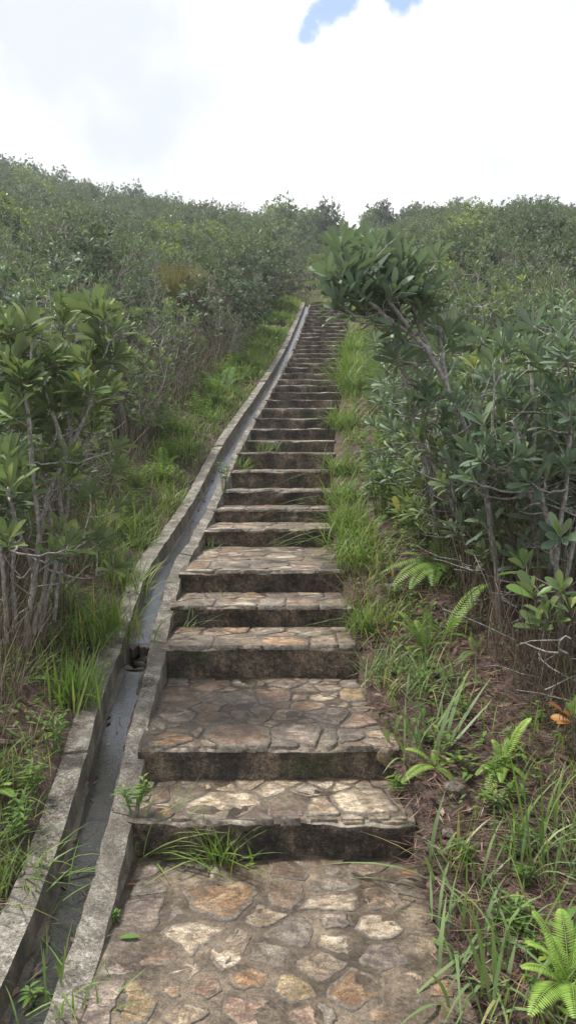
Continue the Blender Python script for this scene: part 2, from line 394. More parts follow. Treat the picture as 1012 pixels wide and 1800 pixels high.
# stones: base colour carried by each stone's mesh, mottled and veined
def stone_mat(name, base, alt, pale):
    m, t, b, o = mat(name)
    oi = t.nodes.new('ShaderNodeObjectInfo')
    n = tnoise(t, 13, 7, 0.74, 'World', dist=0.8); nb = tnoise(t, 60, 5, 0.7, 'World'); nf = tnoise(t, 24, 4, 0.65, 'World', off=(5, 5, 5), scl=(1, 2.2, 1))
    c = ramp(t, [(0.38, tuple(0.7 * q for q in alt)), (0.49, base), (0.6, tuple(min(0.62, 1.15 * q) for q in pale))], n)
    c = mixc(t, ramp(t, [(0.52, 0.0), (0.75, 0.5)], nb), c, (0.5, 0.45, 0.37))
    c = mixc(t, ramp(t, [(0.4, 0.6), (0.52, 0.0)], nf), c, (0.11, 0.095, 0.08))
    at = t.nodes.new('ShaderNodeAttribute'); at.attribute_name = 'var'
    rim = ramp(t, [(0.44, 1.0), (0.6, 0.0)], math_(t, 'ADD', math_(t, 'MULTIPLY', at.outputs['Fac'], 0.36), math_(t, 'MULTIPLY', tnoise(t, 15, 6, 0.72, 'World', off=(1, 7, 2)), 0.75)))
    hv = t.nodes.new('ShaderNodeHueSaturation'); t.links.new(c, hv.inputs['Color'])
    t.links.new(math_(t, 'ADD', math_(t, 'MULTIPLY', oi.outputs['Random'], 0.5), 0.62), hv.inputs['Value'])
    st = ramp(t, [(0.44, 0.0), (0.6, 0.82)], tnoise(t, 2.2, 3, 0.5, 'World', off=(9, 1, 3)))
    sm_ = ramp(t, [(0.5, 0.0), (0.62, 0.75)], tnoise(t, 7, 6, 0.7, 'World', off=(2, 6, 4)))
    body = mixc(t, sm_, hv.outputs[0], (0.12, 0.095, 0.068))
    body = mixc(t, st, body, mixc(t, 0.65, body, (0.035, 0.026, 0.021)))
    body = grain(t, body, 190, 0.55, 1.4, (1.0, 0.91, 0.8))
    t.links.new(mixc(t, rim, body, ramp(t, [(0.35, (0.055, 0.045, 0.035)), (0.65, (0.22, 0.19, 0.152))], nb)), b.inputs['Base Color'])
    t.links.new(ramp(t, [(0.35, 0.38), (0.65, 0.7)], nf), b.inputs['Roughness'])
    bump(t, b, math_(t, 'ADD', n, math_(t, 'MULTIPLY', nb, 0.7)), 0.75, 0.014)
    return m
STONE = {
 'orange': stone_mat('orange_stone', (0.3, 0.17, 0.085), (0.17, 0.095, 0.05), (0.45, 0.35, 0.24)),
 'cream': stone_mat('cream_stone', (0.43, 0.37, 0.29), (0.28, 0.22, 0.16), (0.56, 0.51, 0.43)),
 'tan': stone_mat('tan_stone', (0.32, 0.26, 0.19), (0.19, 0.15, 0.11), (0.44, 0.38, 0.3)),
 'pink': stone_mat('pink_stone', (0.33, 0.22, 0.17), (0.2, 0.13, 0.1), (0.46, 0.36, 0.3)),
 'brown': stone_mat('brown_stone', (0.17, 0.115, 0.08), (0.09, 0.065, 0.05), (0.27, 0.2, 0.15)),
 'purple': stone_mat('purple_grey_stone', (0.2, 0.165, 0.16), (0.11, 0.085, 0.085), (0.36, 0.32, 0.28)),
 'grey': stone_mat('grey_stone', (0.24, 0.22, 0.195), (0.13, 0.12, 0.105), (0.36, 0.335, 0.3)),
 'ochre': stone_mat('ochre_stone', (0.32, 0.24, 0.12), (0.18, 0.13, 0.07), (0.42, 0.35, 0.24)),
}
# soil
m, t, b, o = mat('brown_soil')
n = tnoise(t, 3, 6, 0.65, 'World'); nb = tnoise(t, 40, 5, 0.7, 'World')
c = ramp(t, [(0.34, (0.03, 0.02, 0.015)), (0.5, (0.075, 0.05, 0.037)), (0.62, (0.14, 0.098, 0.074)), (0.75, (0.22, 0.165, 0.13))], math_(t, 'ADD', math_(t, 'MULTIPLY', n, 0.5), math_(t, 'MULTIPLY', nb, 0.5)))
t.links.new(grain(t, c, 120, 0.45, 1.6), b.inputs['Base Color']); b.inputs['Roughness'].default_value = 0.95
bump(t, b, nb, 0.9, 0.03)
M['soil'] = m

# ------------------------------------------------------------------ stair layout (photo pixels -> metres)
def pt(px, py, D):
    """point on the ray of a photo pixel at depth D along the camera axis"""
    return EYE + D * px_dir(px, py)
lipY = [1440, 1312, 1135, 1065, 1003, 930, 895, 862, 827, 795]
lipD = [3.06, 3.43, 4.47, 4.95, 5.44, 6.84, 7.50, 8.08, 8.62, 9.12]
lipL = [238, 262, 303, 315, 325, 355, 368, 384, 400, 423]
lipR = [718, 692, 638, 620, 606, 585, 579, 580, 580, 584]
ups = [776, 753, 735, 717, 704, 692, 682, 671, 658, 649, 641, 633, 624, 616, 608, 600, 592.5, 585.5, 579, 572.5, 566.5, 560.5, 555, 549.5, 544.5, 540, 535.5, 531]
Yk, Zk, XLk, XRk = [], [], [], []
for y, D, l, r in zip(lipY, lipD, lipL, lipR):
    a = pt(l, y, D); c = pt(r, y, D)
    Yk.append(a[1]); Zk.append(a[2]); XLk.append(a[0]); XRk.append(c[0])
for k, y in enumerate(ups):
    D = 9.12 + 0.488 * (k + 1)
    l = np.interp(y, [531, 560, 600, 649, 692, 717, 753, 795], [546, 537, 522, 500, 480, 463, 441, 423])
    a = pt(l, y, D)
    Yk.append(a[1]); Zk.append(a[2]); XLk.append(a[0]); XRk.append(a[0] + 1.06)
Yk = np.array(Yk); Zk = np.array(Zk)
for i in range(10, len(Zk)):                     # keep the rise even where pixels are coarse
    Zk[i] = Zk[i - 1] + 0.75 * 0.158 + 0.25 * max(0.1, min(0.22, Zk[i] - Zk[i - 1]))
XLk = np.array(XLk); XRk = np.array(XRk)
_yy = np.concatenate([[0.0, 1.0, 2.0], Yk]); _xx = np.concatenate([[-0.555, -0.56, -0.572], XLk])
_pc = np.polyfit((_yy - 11) / 11, _xx, 6)
XLk = np.polyval(_pc, (Yk - 11) / 11)            # the drain and kerb run smoothly
_pr = np.polyfit((Yk - 11) / 11, XRk, 5)
XRk = 0.35 * XRk + 0.65 * np.polyval(_pr, (Yk - 11) / 11)
NS = len(Yk)
YTOP = Yk[-1]
# smooth ground line along the stairs
_ky = np.concatenate([[-400, -60, -6, 0, 2.0, 2.7], Yk[:], [YTOP + 0.6, 62, 66, 75, 110, 200, 3000]])
ztop = Zk[-1]
_kz = np.concatenate([[-40, -11, -1.0, 0.0, 0.02, 0.06], Zk[:], [ztop + 0.1, ztop + 12.2, ztop + 12.9, ztop + 12.5, ztop + 4, -20, -90]])
_fy = np.concatenate([np.linspace(-8, 80, 2200)])
_fz = np.interp(_fy, _ky, _kz)
_kern = np.exp(-np.linspace(-2, 2, 15) ** 2); _kern /= _kern.sum()
_fzs = np.convolve(np.pad(_fz, 7, mode='edge'), _kern, mode='valid')
def Nz(Y):
    Y = np.asarray(Y, float)
    return np.where((Y > -7.5) & (Y < 79.5), np.interp(Y, _fy, _fzs), np.interp(Y, _ky, _kz))
_xy = np.concatenate([[-50, 0, 2.0], Yk, [62, 3000]])
_xl = np.concatenate([[-0.55, -0.55, -0.575], XLk, [4.3, 5.0]])
_xr = np.concatenate([[0.58, 0.58, 0.535], XRk, [5.2, 6.0]])
_fx = np.linspace(-8, 80, 2200)
_k2 = np.exp(-np.linspace(-2, 2, 25) ** 2); _k2 /= _k2.sum()
_xls = np.convolve(np.pad(np.interp(_fx, _xy, _xl), 12, mode='edge'), _k2, mode='valid')
_xrs = np.convolve(np.pad(np.interp(_fx, _xy, _xr), 12, mode='edge'), _k2, mode='valid')
def XL(Y): return np.interp(Y, _fx, _xls)
def XR(Y): return np.interp(Y, _fx, _xrs)
WALL = 0.105
def KW(Y): return np.interp(Y, [0, 8, 12, 30], [0.088, 0.085, 0.04, 0.035])      # kerb width
def CW(Y): return np.interp(Y, [0, 4.4, 4.45, 9, 12, 30], [0.15, 0.15, 0.14, 0.14, 0.12, 0.11])   # channel width
YJ = 4.42                                         # where the upper drain section breaks off
def XW(Y):
    """outer edge of the drain's outer wall"""
    Y = np.asarray(Y, float)
    return XL(Y) - KW(Y) - CW(Y) - WALL - np.where(Y < YJ, 0.01, 0.0)
def ground(X, Y):
    X = np.asarray(X, float); Y = np.asarray(Y, float)
    n = Nz(Y); dl = XW(Y) - X; dr = X - XR(Y)
    zl = n - 0.015 + 0.06 * np.clip(dl, 0, 1) + (1 - np.clip((Y - 18) / 24, 0, 1)) * 0.165 * np.clip(dl, 0, 30) + np.clip((Y - 18) / 24, 0, 1) * (0.03 * np.clip(dl, 0, 30) + 0.0058 * np.clip(dl, 0, 30) ** 2) + 0.1 * np.clip(dl - 30, 0, 60)
    zr = n - 0.05 + 0.26 * np.clip(dr, 0, 400) / (1 + np.clip(dr, 0, 400) / 8.5)
    zr = zr - 0.04 * np.clip(dr - 40, 0, 200)
    und = 0.028 * vn(X * 3.1, Y * 3.1, 3) + 0.35 * vn(X / 5.3, Y / 5.3, 5) * np.clip((np.maximum(dl, dr) - 1.0) / 5, 0, 1)
    z = np.where(dl > 0, zl + und, np.where(dr > 0, zr + und * np.clip(dr * 6, 0, 1), np.where(Y > YTOP + 0.5, n - 0.04 + und, n - 0.5)))
    return z
def gpx(px, py, dmin=1.2):
    """where the ray of a photo pixel meets the ground"""
    d = px_dir(px, py); D = dmin
    while D < 90:
        p = EYE + D * d
        if p[2] <= float(ground(p[0], p[1])): return p
        D += 0.01 + D * 0.002
    return EYE + 40 * d
def on_z(px, py, z):
    d = px_dir(px, py); k = (z - EYE[2]) / d[2]
    return EYE + k * d

# ------------------------------------------------------------------ ground sheet
ys = np.unique(np.concatenate([np.linspace(-200, -20, 12), np.linspace(-20, -1, 14), np.arange(-1, 12, 0.12), np.arange(12, 26, 0.25), np.arange(26, 80, 0.8), np.linspace(80, 500, 18)]))
off = np.concatenate([np.arange(0, 3, 0.1), np.arange(3, 8, 0.3), np.arange(8, 40, 1.2), np.linspace(40, 400, 14)])
gv = []
ncol = 2 * len(off) + 2
for Y in ys:
    xw = float(XW(Y)); xr = float(XR(Y))
    row = np.concatenate([xw - off[::-1], [xw + 0.03, xr - 0.03], xr + off])
    eps = np.concatenate([np.full(len(off), -1e-4), [0, 0], np.full(len(off), 1e-4)])
    z = ground(row + eps, np.full(len(row), Y))
    gv.append(np.stack([row, np.full(len(row), Y), z], 1))
gv = np.concatenate(gv)
i = np.arange(len(ys) - 1)[:, None] * ncol; j = np.arange(ncol - 1)[None]
mb = MB(); mb.add(gv, np.stack([i + j, i + j + 1, i + j + 1 + ncol, i + j + ncol], -1).reshape(-1, 4))
g = mb.build('ground', M['soil']); tag(g, 'brown soil hillside rising under the thicket', kind='structure')

# ------------------------------------------------------------------ stairs
stairs = empty('stone_stairs', (0, 2.9, 0))
tag(stairs, 'long straight flight of stone and mortar steps climbing the hillside', 'stairs')
def make_step(i):
    """i = -1 is the landing at the bottom"""
    if i < 0: y0, z0, xl0, xr0, zb = -1.0, 0.0, -0.555, 0.62, -0.3
    else: y0, z0, xl0, xr0 = Yk[i], Zk[i], XLk[i], XRk[i]; zb = (Zk[i - 1] if i else 0.0) - 0.05
    if i + 1 < NS: y1, xl1, xr1 = Yk[i + 1] + 0.08, XLk[i + 1], XRk[i + 1]
    else: y1, xl1, xr1 = y0 + 0.9, xl0 + 0.05, xr0 + 0.05
    near = i < 10
    nx = 34 if near else 18
    ny = max(3, int((y1 - y0) / (0.07 if near else 0.2)))
    rr = np.random.default_rng(100 + i)
    s = rr.uniform(0, 90)
    mbt = MB()
    u = np.linspace(0, 1, nx + 1); v = np.linspace(0, 1, ny + 1)
    lip = 0.008 * vn(u * 5 + s, u * 0 + i, 1) + 0.006 * vn(u * 15 + s, u * 0 + i, 2)
    liz = 0.009 * vn(u * 4 + s, u * 0 + i + 9, 3) + 0.006 * vn(u * 13 + s, u * 0 + i, 4)
    G = []
    for b_ in v:
        x = (xl0 * (1 - b_) + xl1 * b_) * (1 - u) + (xr0 * (1 - b_) + xr1 * b_) * u
        wr = 0.02 * vn(np.array([b_ * (y1 - y0) * 6 + s]), np.array([3.0]), 8)[0]
        x = x + np.where(u > 0.97, wr, 0) - np.where(u < 0.03, 0.02, 0)
        y = y0 + (y1 - y0) * b_ + lip * (1 - b_) * (1 if i >= 0 else 0)
        z = z0 + liz * max(0, 1 - b_ * 4) + 0.004 * vn(x * 9, y * 9, 5) - (0.012 if b_ == 0 else 0) * (0.6 + 0.4 * vn(u * 9 + s, u * 0, 6))
        G.append(np.stack([x, y, z], 1))
    G = np.array(G)
    a = np.arange(ny)[:, None] * (nx + 1); c = np.arange(nx)[None]
    mbt.add(G.reshape(-1, 3), np.stack([a + c, a + c + 1, a + c + nx + 2, a + c + nx + 1], -1).reshape(-1, 4), m=0)
    # riser
    nr = 7 if near else 4
    Rr = []
    for k in range(nr + 1):
        f = [0, 0.065][k] if k < 2 else (k - 1) / (nr - 1) * 0.935 + 0.065
        x = G[0, :, 0]; z = G[0, :, 2] * (1 - f) + zb * f
        y = G[0, :, 1] - (0.006 if k == 1 else 0) + (0.002 if k > 1 else 0) + 0.022 * vn(x * 6 + s, z * 8, 7) * (1 if k else 0) + 0.014 * vn(x * 19 + s, z * 19, 9) * (1 if k else 0) - 0.012 * f
        Rr.append(np.stack([x, y, z], 1))
    Rr = np.array(Rr); a = np.arange(nr)[:, None] * (nx + 1)
    Q = np.stack([a + c + nx + 1, a + c + nx + 2, a + c + 1, a + c], -1).reshape(-1, 4)
    mbt.add(Rr.reshape(-1, 3), Q, m=1)
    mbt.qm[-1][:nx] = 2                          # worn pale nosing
    # ends
    for e, sg in ((0, -1), (nx, 1)):
        P0 = G[:, e]; P1 = P0.copy(); P1[:, 2] = zb - 0.1
        V = np.concatenate([P0, P1]); n0 = ny + 1
        q = [[k, k + 1, k + 1 + n0, k + n0] if sg < 0 else [k + n0, k + 1 + n0, k + 1, k] for k in range(ny)]
        mbt.add(V, q, m=1)
    nm = 'landing' if i < 0 else 'step'
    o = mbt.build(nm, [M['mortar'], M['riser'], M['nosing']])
    place_local(o, stairs)
    return o
steps = {i: make_step(i) for i in range(-1, NS)}
steps[-1]['label'] = 'wide bottom landing of irregular orange and cream stones set in mortar'

def clip_half(P, a, b, c):
    """keep the side a*x + b*y <= c of polygon P"""
    out = []
    for k in range(len(P)):
        p, q = P[k], P[(k + 1) % len(P)]
        dp = a * p[0] + b * p[1] - c; dq = a * q[0] + b * q[1] - c
        if dp <= 0: out.append(p)
        if (dp < 0) != (dq < 0):
            t_ = dp / (dp - dq); out.append((p[0] + t_ * (q[0] - p[0]), p[1] + t_ * (q[1] - p[1])))
    return out
def flag(parent, poly, z, col, seed, joint):
    """one flat irregular stone let into a tread, outline from its cell"""
    r = np.random.default_rng(seed)
    P = np.array(poly); c = P.mean(0)
    # break the straight cell edges up
    Q = []
    for k in range(len(P)):
        a, b_ = P[k], P[(k + 1) % len(P)]; d = np.linalg.norm(b_ - a); n = max(1, int(d / 0.035))
        nx_ = np.array([-(b_ - a)[1], (b_ - a)[0]]) / max(d, 1e-6)
        for m_ in range(n):
            f = m_ / n; Q.append(a + (b_ - a) * f + nx_ * (r.normal(0, 0.004) if m_ else 0))
    Q = np.array(Q); n = len(Q)
    if n < 4: return
    rad = np.linalg.norm(Q - c, axis=1, keepdims=True)
    sm = np.maximum(rad - joint * r.uniform(0.3, 1.5, (n, 1)), rad * 0.35)
    Q = c + (Q - c) / np.maximum(rad, 1e-6) * sm
    # rounded corners
    Q = 0.08 * np.roll(Q, 1, 0) + 0.84 * Q + 0.08 * np.roll(Q, -1, 0)
    h = r.uniform(0.001, 0.005); tilt = r.normal(0, 0.012, 2)
    V = []
    for f, dz, flat in ((1.02, -0.025, 0), (1.0, h * 0.35, 1), (0.955, h, 1), (0.7, h + r.uniform(-0.002, 0.001), 1)):
        W = c + (Q - c) * f
        V.append(np.stack([W[:, 0], W[:, 1], z + dz + flat * ((W - c) @ tilt + r.normal(0, 0.0009, n))], 1))
    V.append(np.array([[c[0], c[1], z + h]])); V = np.concatenate(V)
    q = [[k * n + a, k * n + (a + 1) % n, (k + 1) * n + (a + 1) % n, (k + 1) * n + a] for k in range(3) for a in range(n)]
    t_ = [[3 * n + a, 3 * n + (a + 1) % n, 4 * n] for a in range(n)]
    mbs = MB(); mbs.add(V, q, t_, np.concatenate([np.zeros(2 * n), np.full(n, 0.15), np.ones(n + 1)]))
    o = mbs.build('stone', STONE[col], parent); return o
def pave(parent, seeds, z, quad, seed, joint=0.009, skip=0.0):
    """seeds: (x, y, rx, ry, colour); cells of a power diagram inside the tread's outline"""
    r = np.random.default_rng(seed)
    for i_, (x, y, rx, ry, col) in enumerate(seeds):
        if skip and col == 'mortar': continue
        P = list(quad)
        for j_, (x2, y2, rx2, ry2, c2) in enumerate(seeds):
            if i_ == j_: continue
            dx, dy = x2 - x, y2 - y
            d2 = dx * dx + dy * dy
            if d2 > 0.5 or d2 < 1e-8: continue
            d = math.sqrt(d2)
            # extent of each stone toward the other one
            e1 = 1 / math.sqrt((dx / d / rx) ** 2 + (dy / d / ry) ** 2); e2 = 1 / math.sqrt((dx / d / rx2) ** 2 + (dy / d / ry2) ** 2)
            t_ = d * e1 / (e1 + e2); t_ = min(t_, e1 * 2.2)
            ux, uy = dx / d, dy / d
            P = clip_half(P, ux, uy, ux * x + uy * y + t_)
            if len(P) < 3: break
        if len(P) >= 3: flag(parent, P, z, col, seed * 1000 + i_, joint)
def fillers(seeds, quad, n, r, s0, s1, pal):
    xs_ = [q[0] for q in quad]; ys_ = [q[1] for q in quad]
    for _ in range(n * 40):
        if n <= 0: break
        s_ = r.uniform(s0, s1); x = r.uniform(min(xs_), max(xs_)); y = r.uniform(min(ys_), max(ys_))
        if any(((x - a) / (c * 0.95 + s_ * 0.6)) ** 2 + ((y - b_) / (d * 0.95 + s_ * 0.6)) ** 2 < 1 for a, b_, c, d, _c in seeds): continue
        seeds.append((x, y, s_, s_ * r.uniform(0.6, 1.0), pal[int(r.integers(len(pal)))])); n -= 1
def px_stones(parent, lst, z, ox, oy, sc, quad, seed, nfill, s0, s1, pal, joint):
    S = []
    for (cx, cy, w_, h_, col) in lst:
        c = on_z(ox + cx / sc, oy + cy / sc, z)
        a = on_z(ox + (cx - w_ / 2) / sc, oy + cy / sc, z); b_ = on_z(ox + (cx + w_ / 2) / sc, oy + cy / sc, z)
        d = on_z(ox + cx / sc, oy + (cy - h_ / 2) / sc, z); e = on_z(ox + cx / sc, oy + (cy + h_ / 2) / sc, z)
        S.append((c[0], c[1], (b_[0] - a[0]) / 2, (d[1] - e[1]) / 2, col))
    fillers(S, quad, nfill, np.random.default_rng(seed), s0, s1, pal)
    pave(parent, S, z, quad, seed, joint)
def tread_quad(i):
    return [(XLk[i] + 0.012, Yk[i] - 0.006), (XRk[i] - 0.015, Yk[i] - 0.006), (XRk[i + 1] - 0.015, Yk[i + 1] - 0.01), (XLk[i + 1] + 0.012, Yk[i + 1] - 0.01)]
land = [(350,155,140,60,'orange'),(285,225,115,65,'cream'),(385,265,60,90,'cream'),(195,272,100,42,'brown'),(275,330,45,35,'cream'),(230,365,45,65,'orange'),
 (325,355,60,40,'pink'),(165,400,110,90,'ochre'),(440,340,75,45,'orange'),(535,360,75,45,'ochre'),(470,185,80,28,'tan'),(635,105,70,35,'grey'),(650,150,140,40,'cream'),
 (650,195,50,35,'purple'),(750,205,90,60,'cream'),(660,248,100,32,'cream'),(600,310,110,40,'tan'),(700,365,100,70,'orange'),(825,355,70,65,'pink'),(880,265,90,80,'tan'),
 (920,365,80,40,'orange'),(785,425,150,55,'orange'),(935,425,75,50,'brown'),(435,420,120,60,'pink'),(265,428,130,50,'tan'),(570,438,90,40,'pink'),(495,280,80,40,'grey'),
 (530,125,60,50,'brown'),(540,225,75,45,'grey'),(765,285,85,60,'purple'),(335,92,36,12,'cream'),(75,400,90,90,'purple'),(705,60,65,25,'tan'),(165,185,120,60,'purple'),
 (255,180,50,30,'grey'),(90,300,80,50,'purple'),(620,430,40,40,'grey'),(350,480,130,50,'brown'),(560,500,140,60,'tan'),(760,500,120,60,'orange'),(180,500,120,60,'brown'),
 (900,500,90,60,'pink'),(830,130,60,40,'grey'),(480,520,70,50,'cream'),(300,550,120,60,'tan'),(640,570,110,60,'pink'),(420,600,120,70,'orange')]
px_stones(steps[-1], land, 0.0, 130, 1480, 1.4056, [(-0.545, 0.3), (0.55, 0.3), (XRk[0] - 0.015, Yk[0] - 0.01), (XLk[0] + 0.01, Yk[0] - 0.01)], 31, 48, 0.03, 0.07, ['grey', 'purple', 'brown', 'purple', 'grey', 'brown'], 0.017)
tr2 = [(265,108,105,40,'pink'),(150,168,120,45,'pink'),(245,192,90,28,'pink'),(135,222,120,50,'purple'),(290,230,120,35,'orange'),(385,152,115,75,'grey'),(515,145,105,55,'pink'),
 (560,100,100,25,'purple'),(395,218,70,35,'tan'),(475,207,70,48,'tan'),(572,213,80,35,'tan'),(365,300,230,80,'pink'),(620,292,180,75,'purple'),(503,255,32,40,'cream'),
 (115,312,150,48,'orange'),(212,290,42,30,'tan'),(735,112,65,25,'cream'),(710,152,110,20,'cream'),(832,138,125,35,'ochre'),(660,182,120,30,'orange'),(738,225,130,60,'purple'),
 (868,240,120,50,'pink'),(828,300,110,36,'grey'),(738,300,60,45,'grey'),(835,90,90,30,'grey'),(915,300,60,26,'tan'),(255,150,60,30,'purple'),(305,165,38,55,'grey'),
 (150,118,50,22,'orange'),(420,95,70,22,'grey'),(640,120,70,30,'grey'),(70,262,40,30,'grey'),(930,230,30,30,'tan')]
px_stones(steps[1], tr2, Zk[1], 250, 1160, 2.249, tread_quad(1), 32, 40, 0.022, 0.05, ['grey', 'purple', 'brown', 'tan', 'pink'], 0.007)
tr1 = [(275,1430,70,22,'orange'),(385,1415,160,42,'cream'),(505,1415,66,36,'pink'),(640,1408,150,44,'cream'),(567,1418,56,30,'tan'),(696,1402,34,34,'tan'),(475,1392,40,16,'cream'),(330,1398,60,18,'grey'),(600,1384,30,12,'cream'),(285,1402,40,18,'brown'),(545,1390,50,16,'grey')]
px_stones(steps[0], tr1, Zk[0], 0, 0, 1.0, tread_quad(0), 33, 22, 0.022, 0.05, ['grey', 'tan', 'cream'], 0.007)
cols = ['cream', 'tan', 'pink', 'grey', 'cream', 'orange', 'tan', 'purple']
def fill_stones(i, n, seed, s0, s1):
    r = np.random.default_rng(seed); S = []; q = tread_quad(i)
    d = Yk[i + 1] - Yk[i]; x = XLk[i]
    while x < XRk[i] - 0.05:                      # large stones along the lip
        w_ = r.uniform(0.07, 0.15); S.append((x + w_, Yk[i] + 0.02 + d * 0.16, w_, min(0.12, d * r.uniform(0.16, 0.24)), cols[int(r.integers(8))])); x += 2 * w_
    fillers(S, q, n, r, s0, s1, cols)
    pave(steps[i], S, Zk[i], q, seed, 0.007)
for i_, n_ in ((2, 14), (3, 14), (4, 44), (5, 16), (6, 12), (7, 12), (8, 12)): fill_stones(i_, n_, 40 + i_, 0.035, 0.085)
# stones showing in the face of the lowest riser
def riser_stone(i, px, py, w_, h_, col, seed):
    r = np.random.default_rng(seed); n = 9
    D = lipD[i]; c = pt(px, py, D); c[1] = Yk[i] - 0.006
    hx = w_ * D / F / 2; hz = h_ * D / F / 2
    th = np.linspace(0, 2 * math.pi, n, endpoint=False); rad = r.uniform(0.8, 1.1, n)
    V = []
    for f, dy in ((1.1, 0.03), (1.0, -0.001), (0.9, -0.005)):
        V.append(np.stack([c[0] + f * rad * np.cos(th) * hx, np.full(n, c[1] + dy), np.minimum(c[2] + f * rad * np.sin(th) * hz, Zk[i] - 0.004)], 1))
    V.append(np.array([[c[0], c[1] - 0.006, c[2]]])); mbs = MB()
    mbs.add(np.concatenate(V), [[k * n + a, k * n + (a + 1) % n, (k + 1) * n + (a + 1) % n, (k + 1) * n + a] for k in range(2) for a in range(n)], [[2 * n + a, 2 * n + (a + 1) % n, 3 * n] for a in range(n)])
    o = mbs.build('stone', STONE[col], steps[i])
riser_stone(0, 688, 1444, 44, 26, 'tan', 5); riser_stone(0, 622, 1446, 40, 22, 'tan', 6); riser_stone(1, 676, 1328, 30, 40, 'ochre', 7)


# ------------------------------------------------------------------ drain
drain = empty('drainage_channel', (-0.75, 2.0, 0))
tag(drain, 'weathered concrete drainage channel with trickling water running down beside the steps', 'drain')
def loft(name, prof, ya, yb, mats, step=0.1, mi=None, cap=True, jit=0.006):
    """prof(Y) -> list of (x, z) ; closed loop"""
    Ys = np.arange(ya, yb + 1e-6, step); mbd = MB(); n = len(prof(ya))
    V = []
    for Y in Ys:
        P = np.array(prof(Y))
        x = P[:, 0] + jit * 0.5 * vn(np.arange(n) * 3.3, np.full(n, Y * 3.0), 11) + jit * 0.7 * vn(np.arange(n) * 5.1, np.full(n, Y * 17.0), 12)
        z = P[:, 1] + jit * 0.7 * vn(np.arange(n) * 2.3, np.full(n, Y * 6.0), 13)
        V.append(np.stack([x, np.full(n, Y), z], 1))
    V = np.concatenate(V); m_ = len(Ys)
    for a in range(n):
        b_ = (a + 1) % n
        q = [[k * n + a, k * n + b_, (k + 1) * n + b_, (k + 1) * n + a] for k in range(m_ - 1)]
        mbd.q.append(np.array(q)); mbd.qm.append(np.full(len(q), mi[a] if mi else 0))
    mbd.v.append(V); mbd.var.append(np.full(len(V), 0.5)); mbd.n = len(V)
    if cap and n == 4:
        e = (m_ - 1) * n
        mbd.q.append(np.array([[3, 2, 1, 0], [e, e + 1, e + 2, e + 3]])); mbd.qm.append(np.zeros(2))
    o = mbd.build(name, mats, smooth=False); place_local(o, drain); return o
_k3 = np.exp(-np.linspace(-2, 2, 45) ** 2); _k3 /= _k3.sum()
_fzd = np.convolve(np.pad(_fz, 22, mode='edge'), _k3, mode='valid')
def Nd(Y): return np.interp(Y, _fy, _fzd)
def floor_z(Y): return float(Nd(Y)) - (0.105 if Y < YJ else 0.095)
def wall_x(Y): return float(XL(Y) - KW(Y) - CW(Y)) - (0.01 if Y < YJ else 0.0)
def wall_prof(Y):
    x = wall_x(Y); zt = float(Nd(Y)) + (0.0 if Y < YJ else 0.025) + 0.01 * float(vn(Y * 0.9, 1.5, 78)); zb = floor_z(Y) - 0.15
    return [(x - WALL, zb), (x - WALL, zt - 0.006), (x, zt), (x + 0.02, zb)]
def kerb_prof(Y):
    x = float(XL(Y)); zt = float(Nd(Y)) - 0.012 + 0.012 * float(vn(Y * 2.2, 0.5, 77)); zb = floor_z(Y) - 0.15
    return [(x - float(KW(Y)), zb), (x - float(KW(Y)), zt), (x, zt - 0.012), (x + 0.01, zb)]
def floor_prof(Y):
    x0 = wall_x(Y) - 0.01; x1 = float(XL(Y)) - float(KW(Y)) + 0.01; z = floor_z(Y)
    return [(x0, z - 0.05), (x0, z + 0.012), ((x0 + x1) / 2, z), (x1, z + 0.012), (x1, z - 0.05)]
yend = YTOP - 0.1
def cast(name, prof, cuts, mi, jit):
    """concrete cast in lengths with open joints between them"""
    for a, b_ in zip(cuts[:-1], cuts[1:]):
        dx, dz = random.uniform(-0.006, 0.006), random.uniform(-0.008, 0.008)
        n = max(2, round((b_ - a - 0.012) / 0.1)); st = (b_ - a - 0.012) / n
        loft(name, lambda Y: [(x + dx, z + dz) for x, z in prof(Y)], a + 0.006, b_ - 0.006, [M['concrete'], M['damp']], step=st, mi=mi, jit=jit)
cast('outer_wall', wall_prof, [0.3, 2.05, 3.35, YJ], [0, 0, 1, 0], 0.008)
cast('outer_wall', wall_prof, [YJ] + list(np.arange(YJ + 1.4, yend - 1, 1.75)) + [yend], [0, 0, 1, 0], 0.008)
cast('kerb', kerb_prof, [0.3, 1.7, 3.0, YJ + 0.05] + list(np.arange(YJ + 1.5, yend - 1, 1.6)) + [yend], [1, 0, 0, 0], 0.012)
loft('channel_floor', floor_prof, 0.3, YJ - 0.12, [M['bed']], cap=False)
loft('channel_floor', floor_prof, YJ + 0.16, yend, [M['bed']], cap=False)
def water_prof(Y):
    x0 = wall_x(Y) + 0.004; x1 = float(XL(Y)) - float(KW(Y)) - 0.004; z = floor_z(Y) + 0.0075 + 0.0012 * math.sin(Y * 2.3)
    return [(x0, z - 0.03), (x0, z), ((x0 + x1) / 2, z), (x1, z), (x1, z - 0.03)]
loft('water', water_prof, 0.32, YJ - 0.13, [M['water']], cap=False, step=0.05, jit=0.002)
loft('water', water_prof, YJ + 0.17, yend, [M['water']], cap=False, step=0.05, jit=0.002)
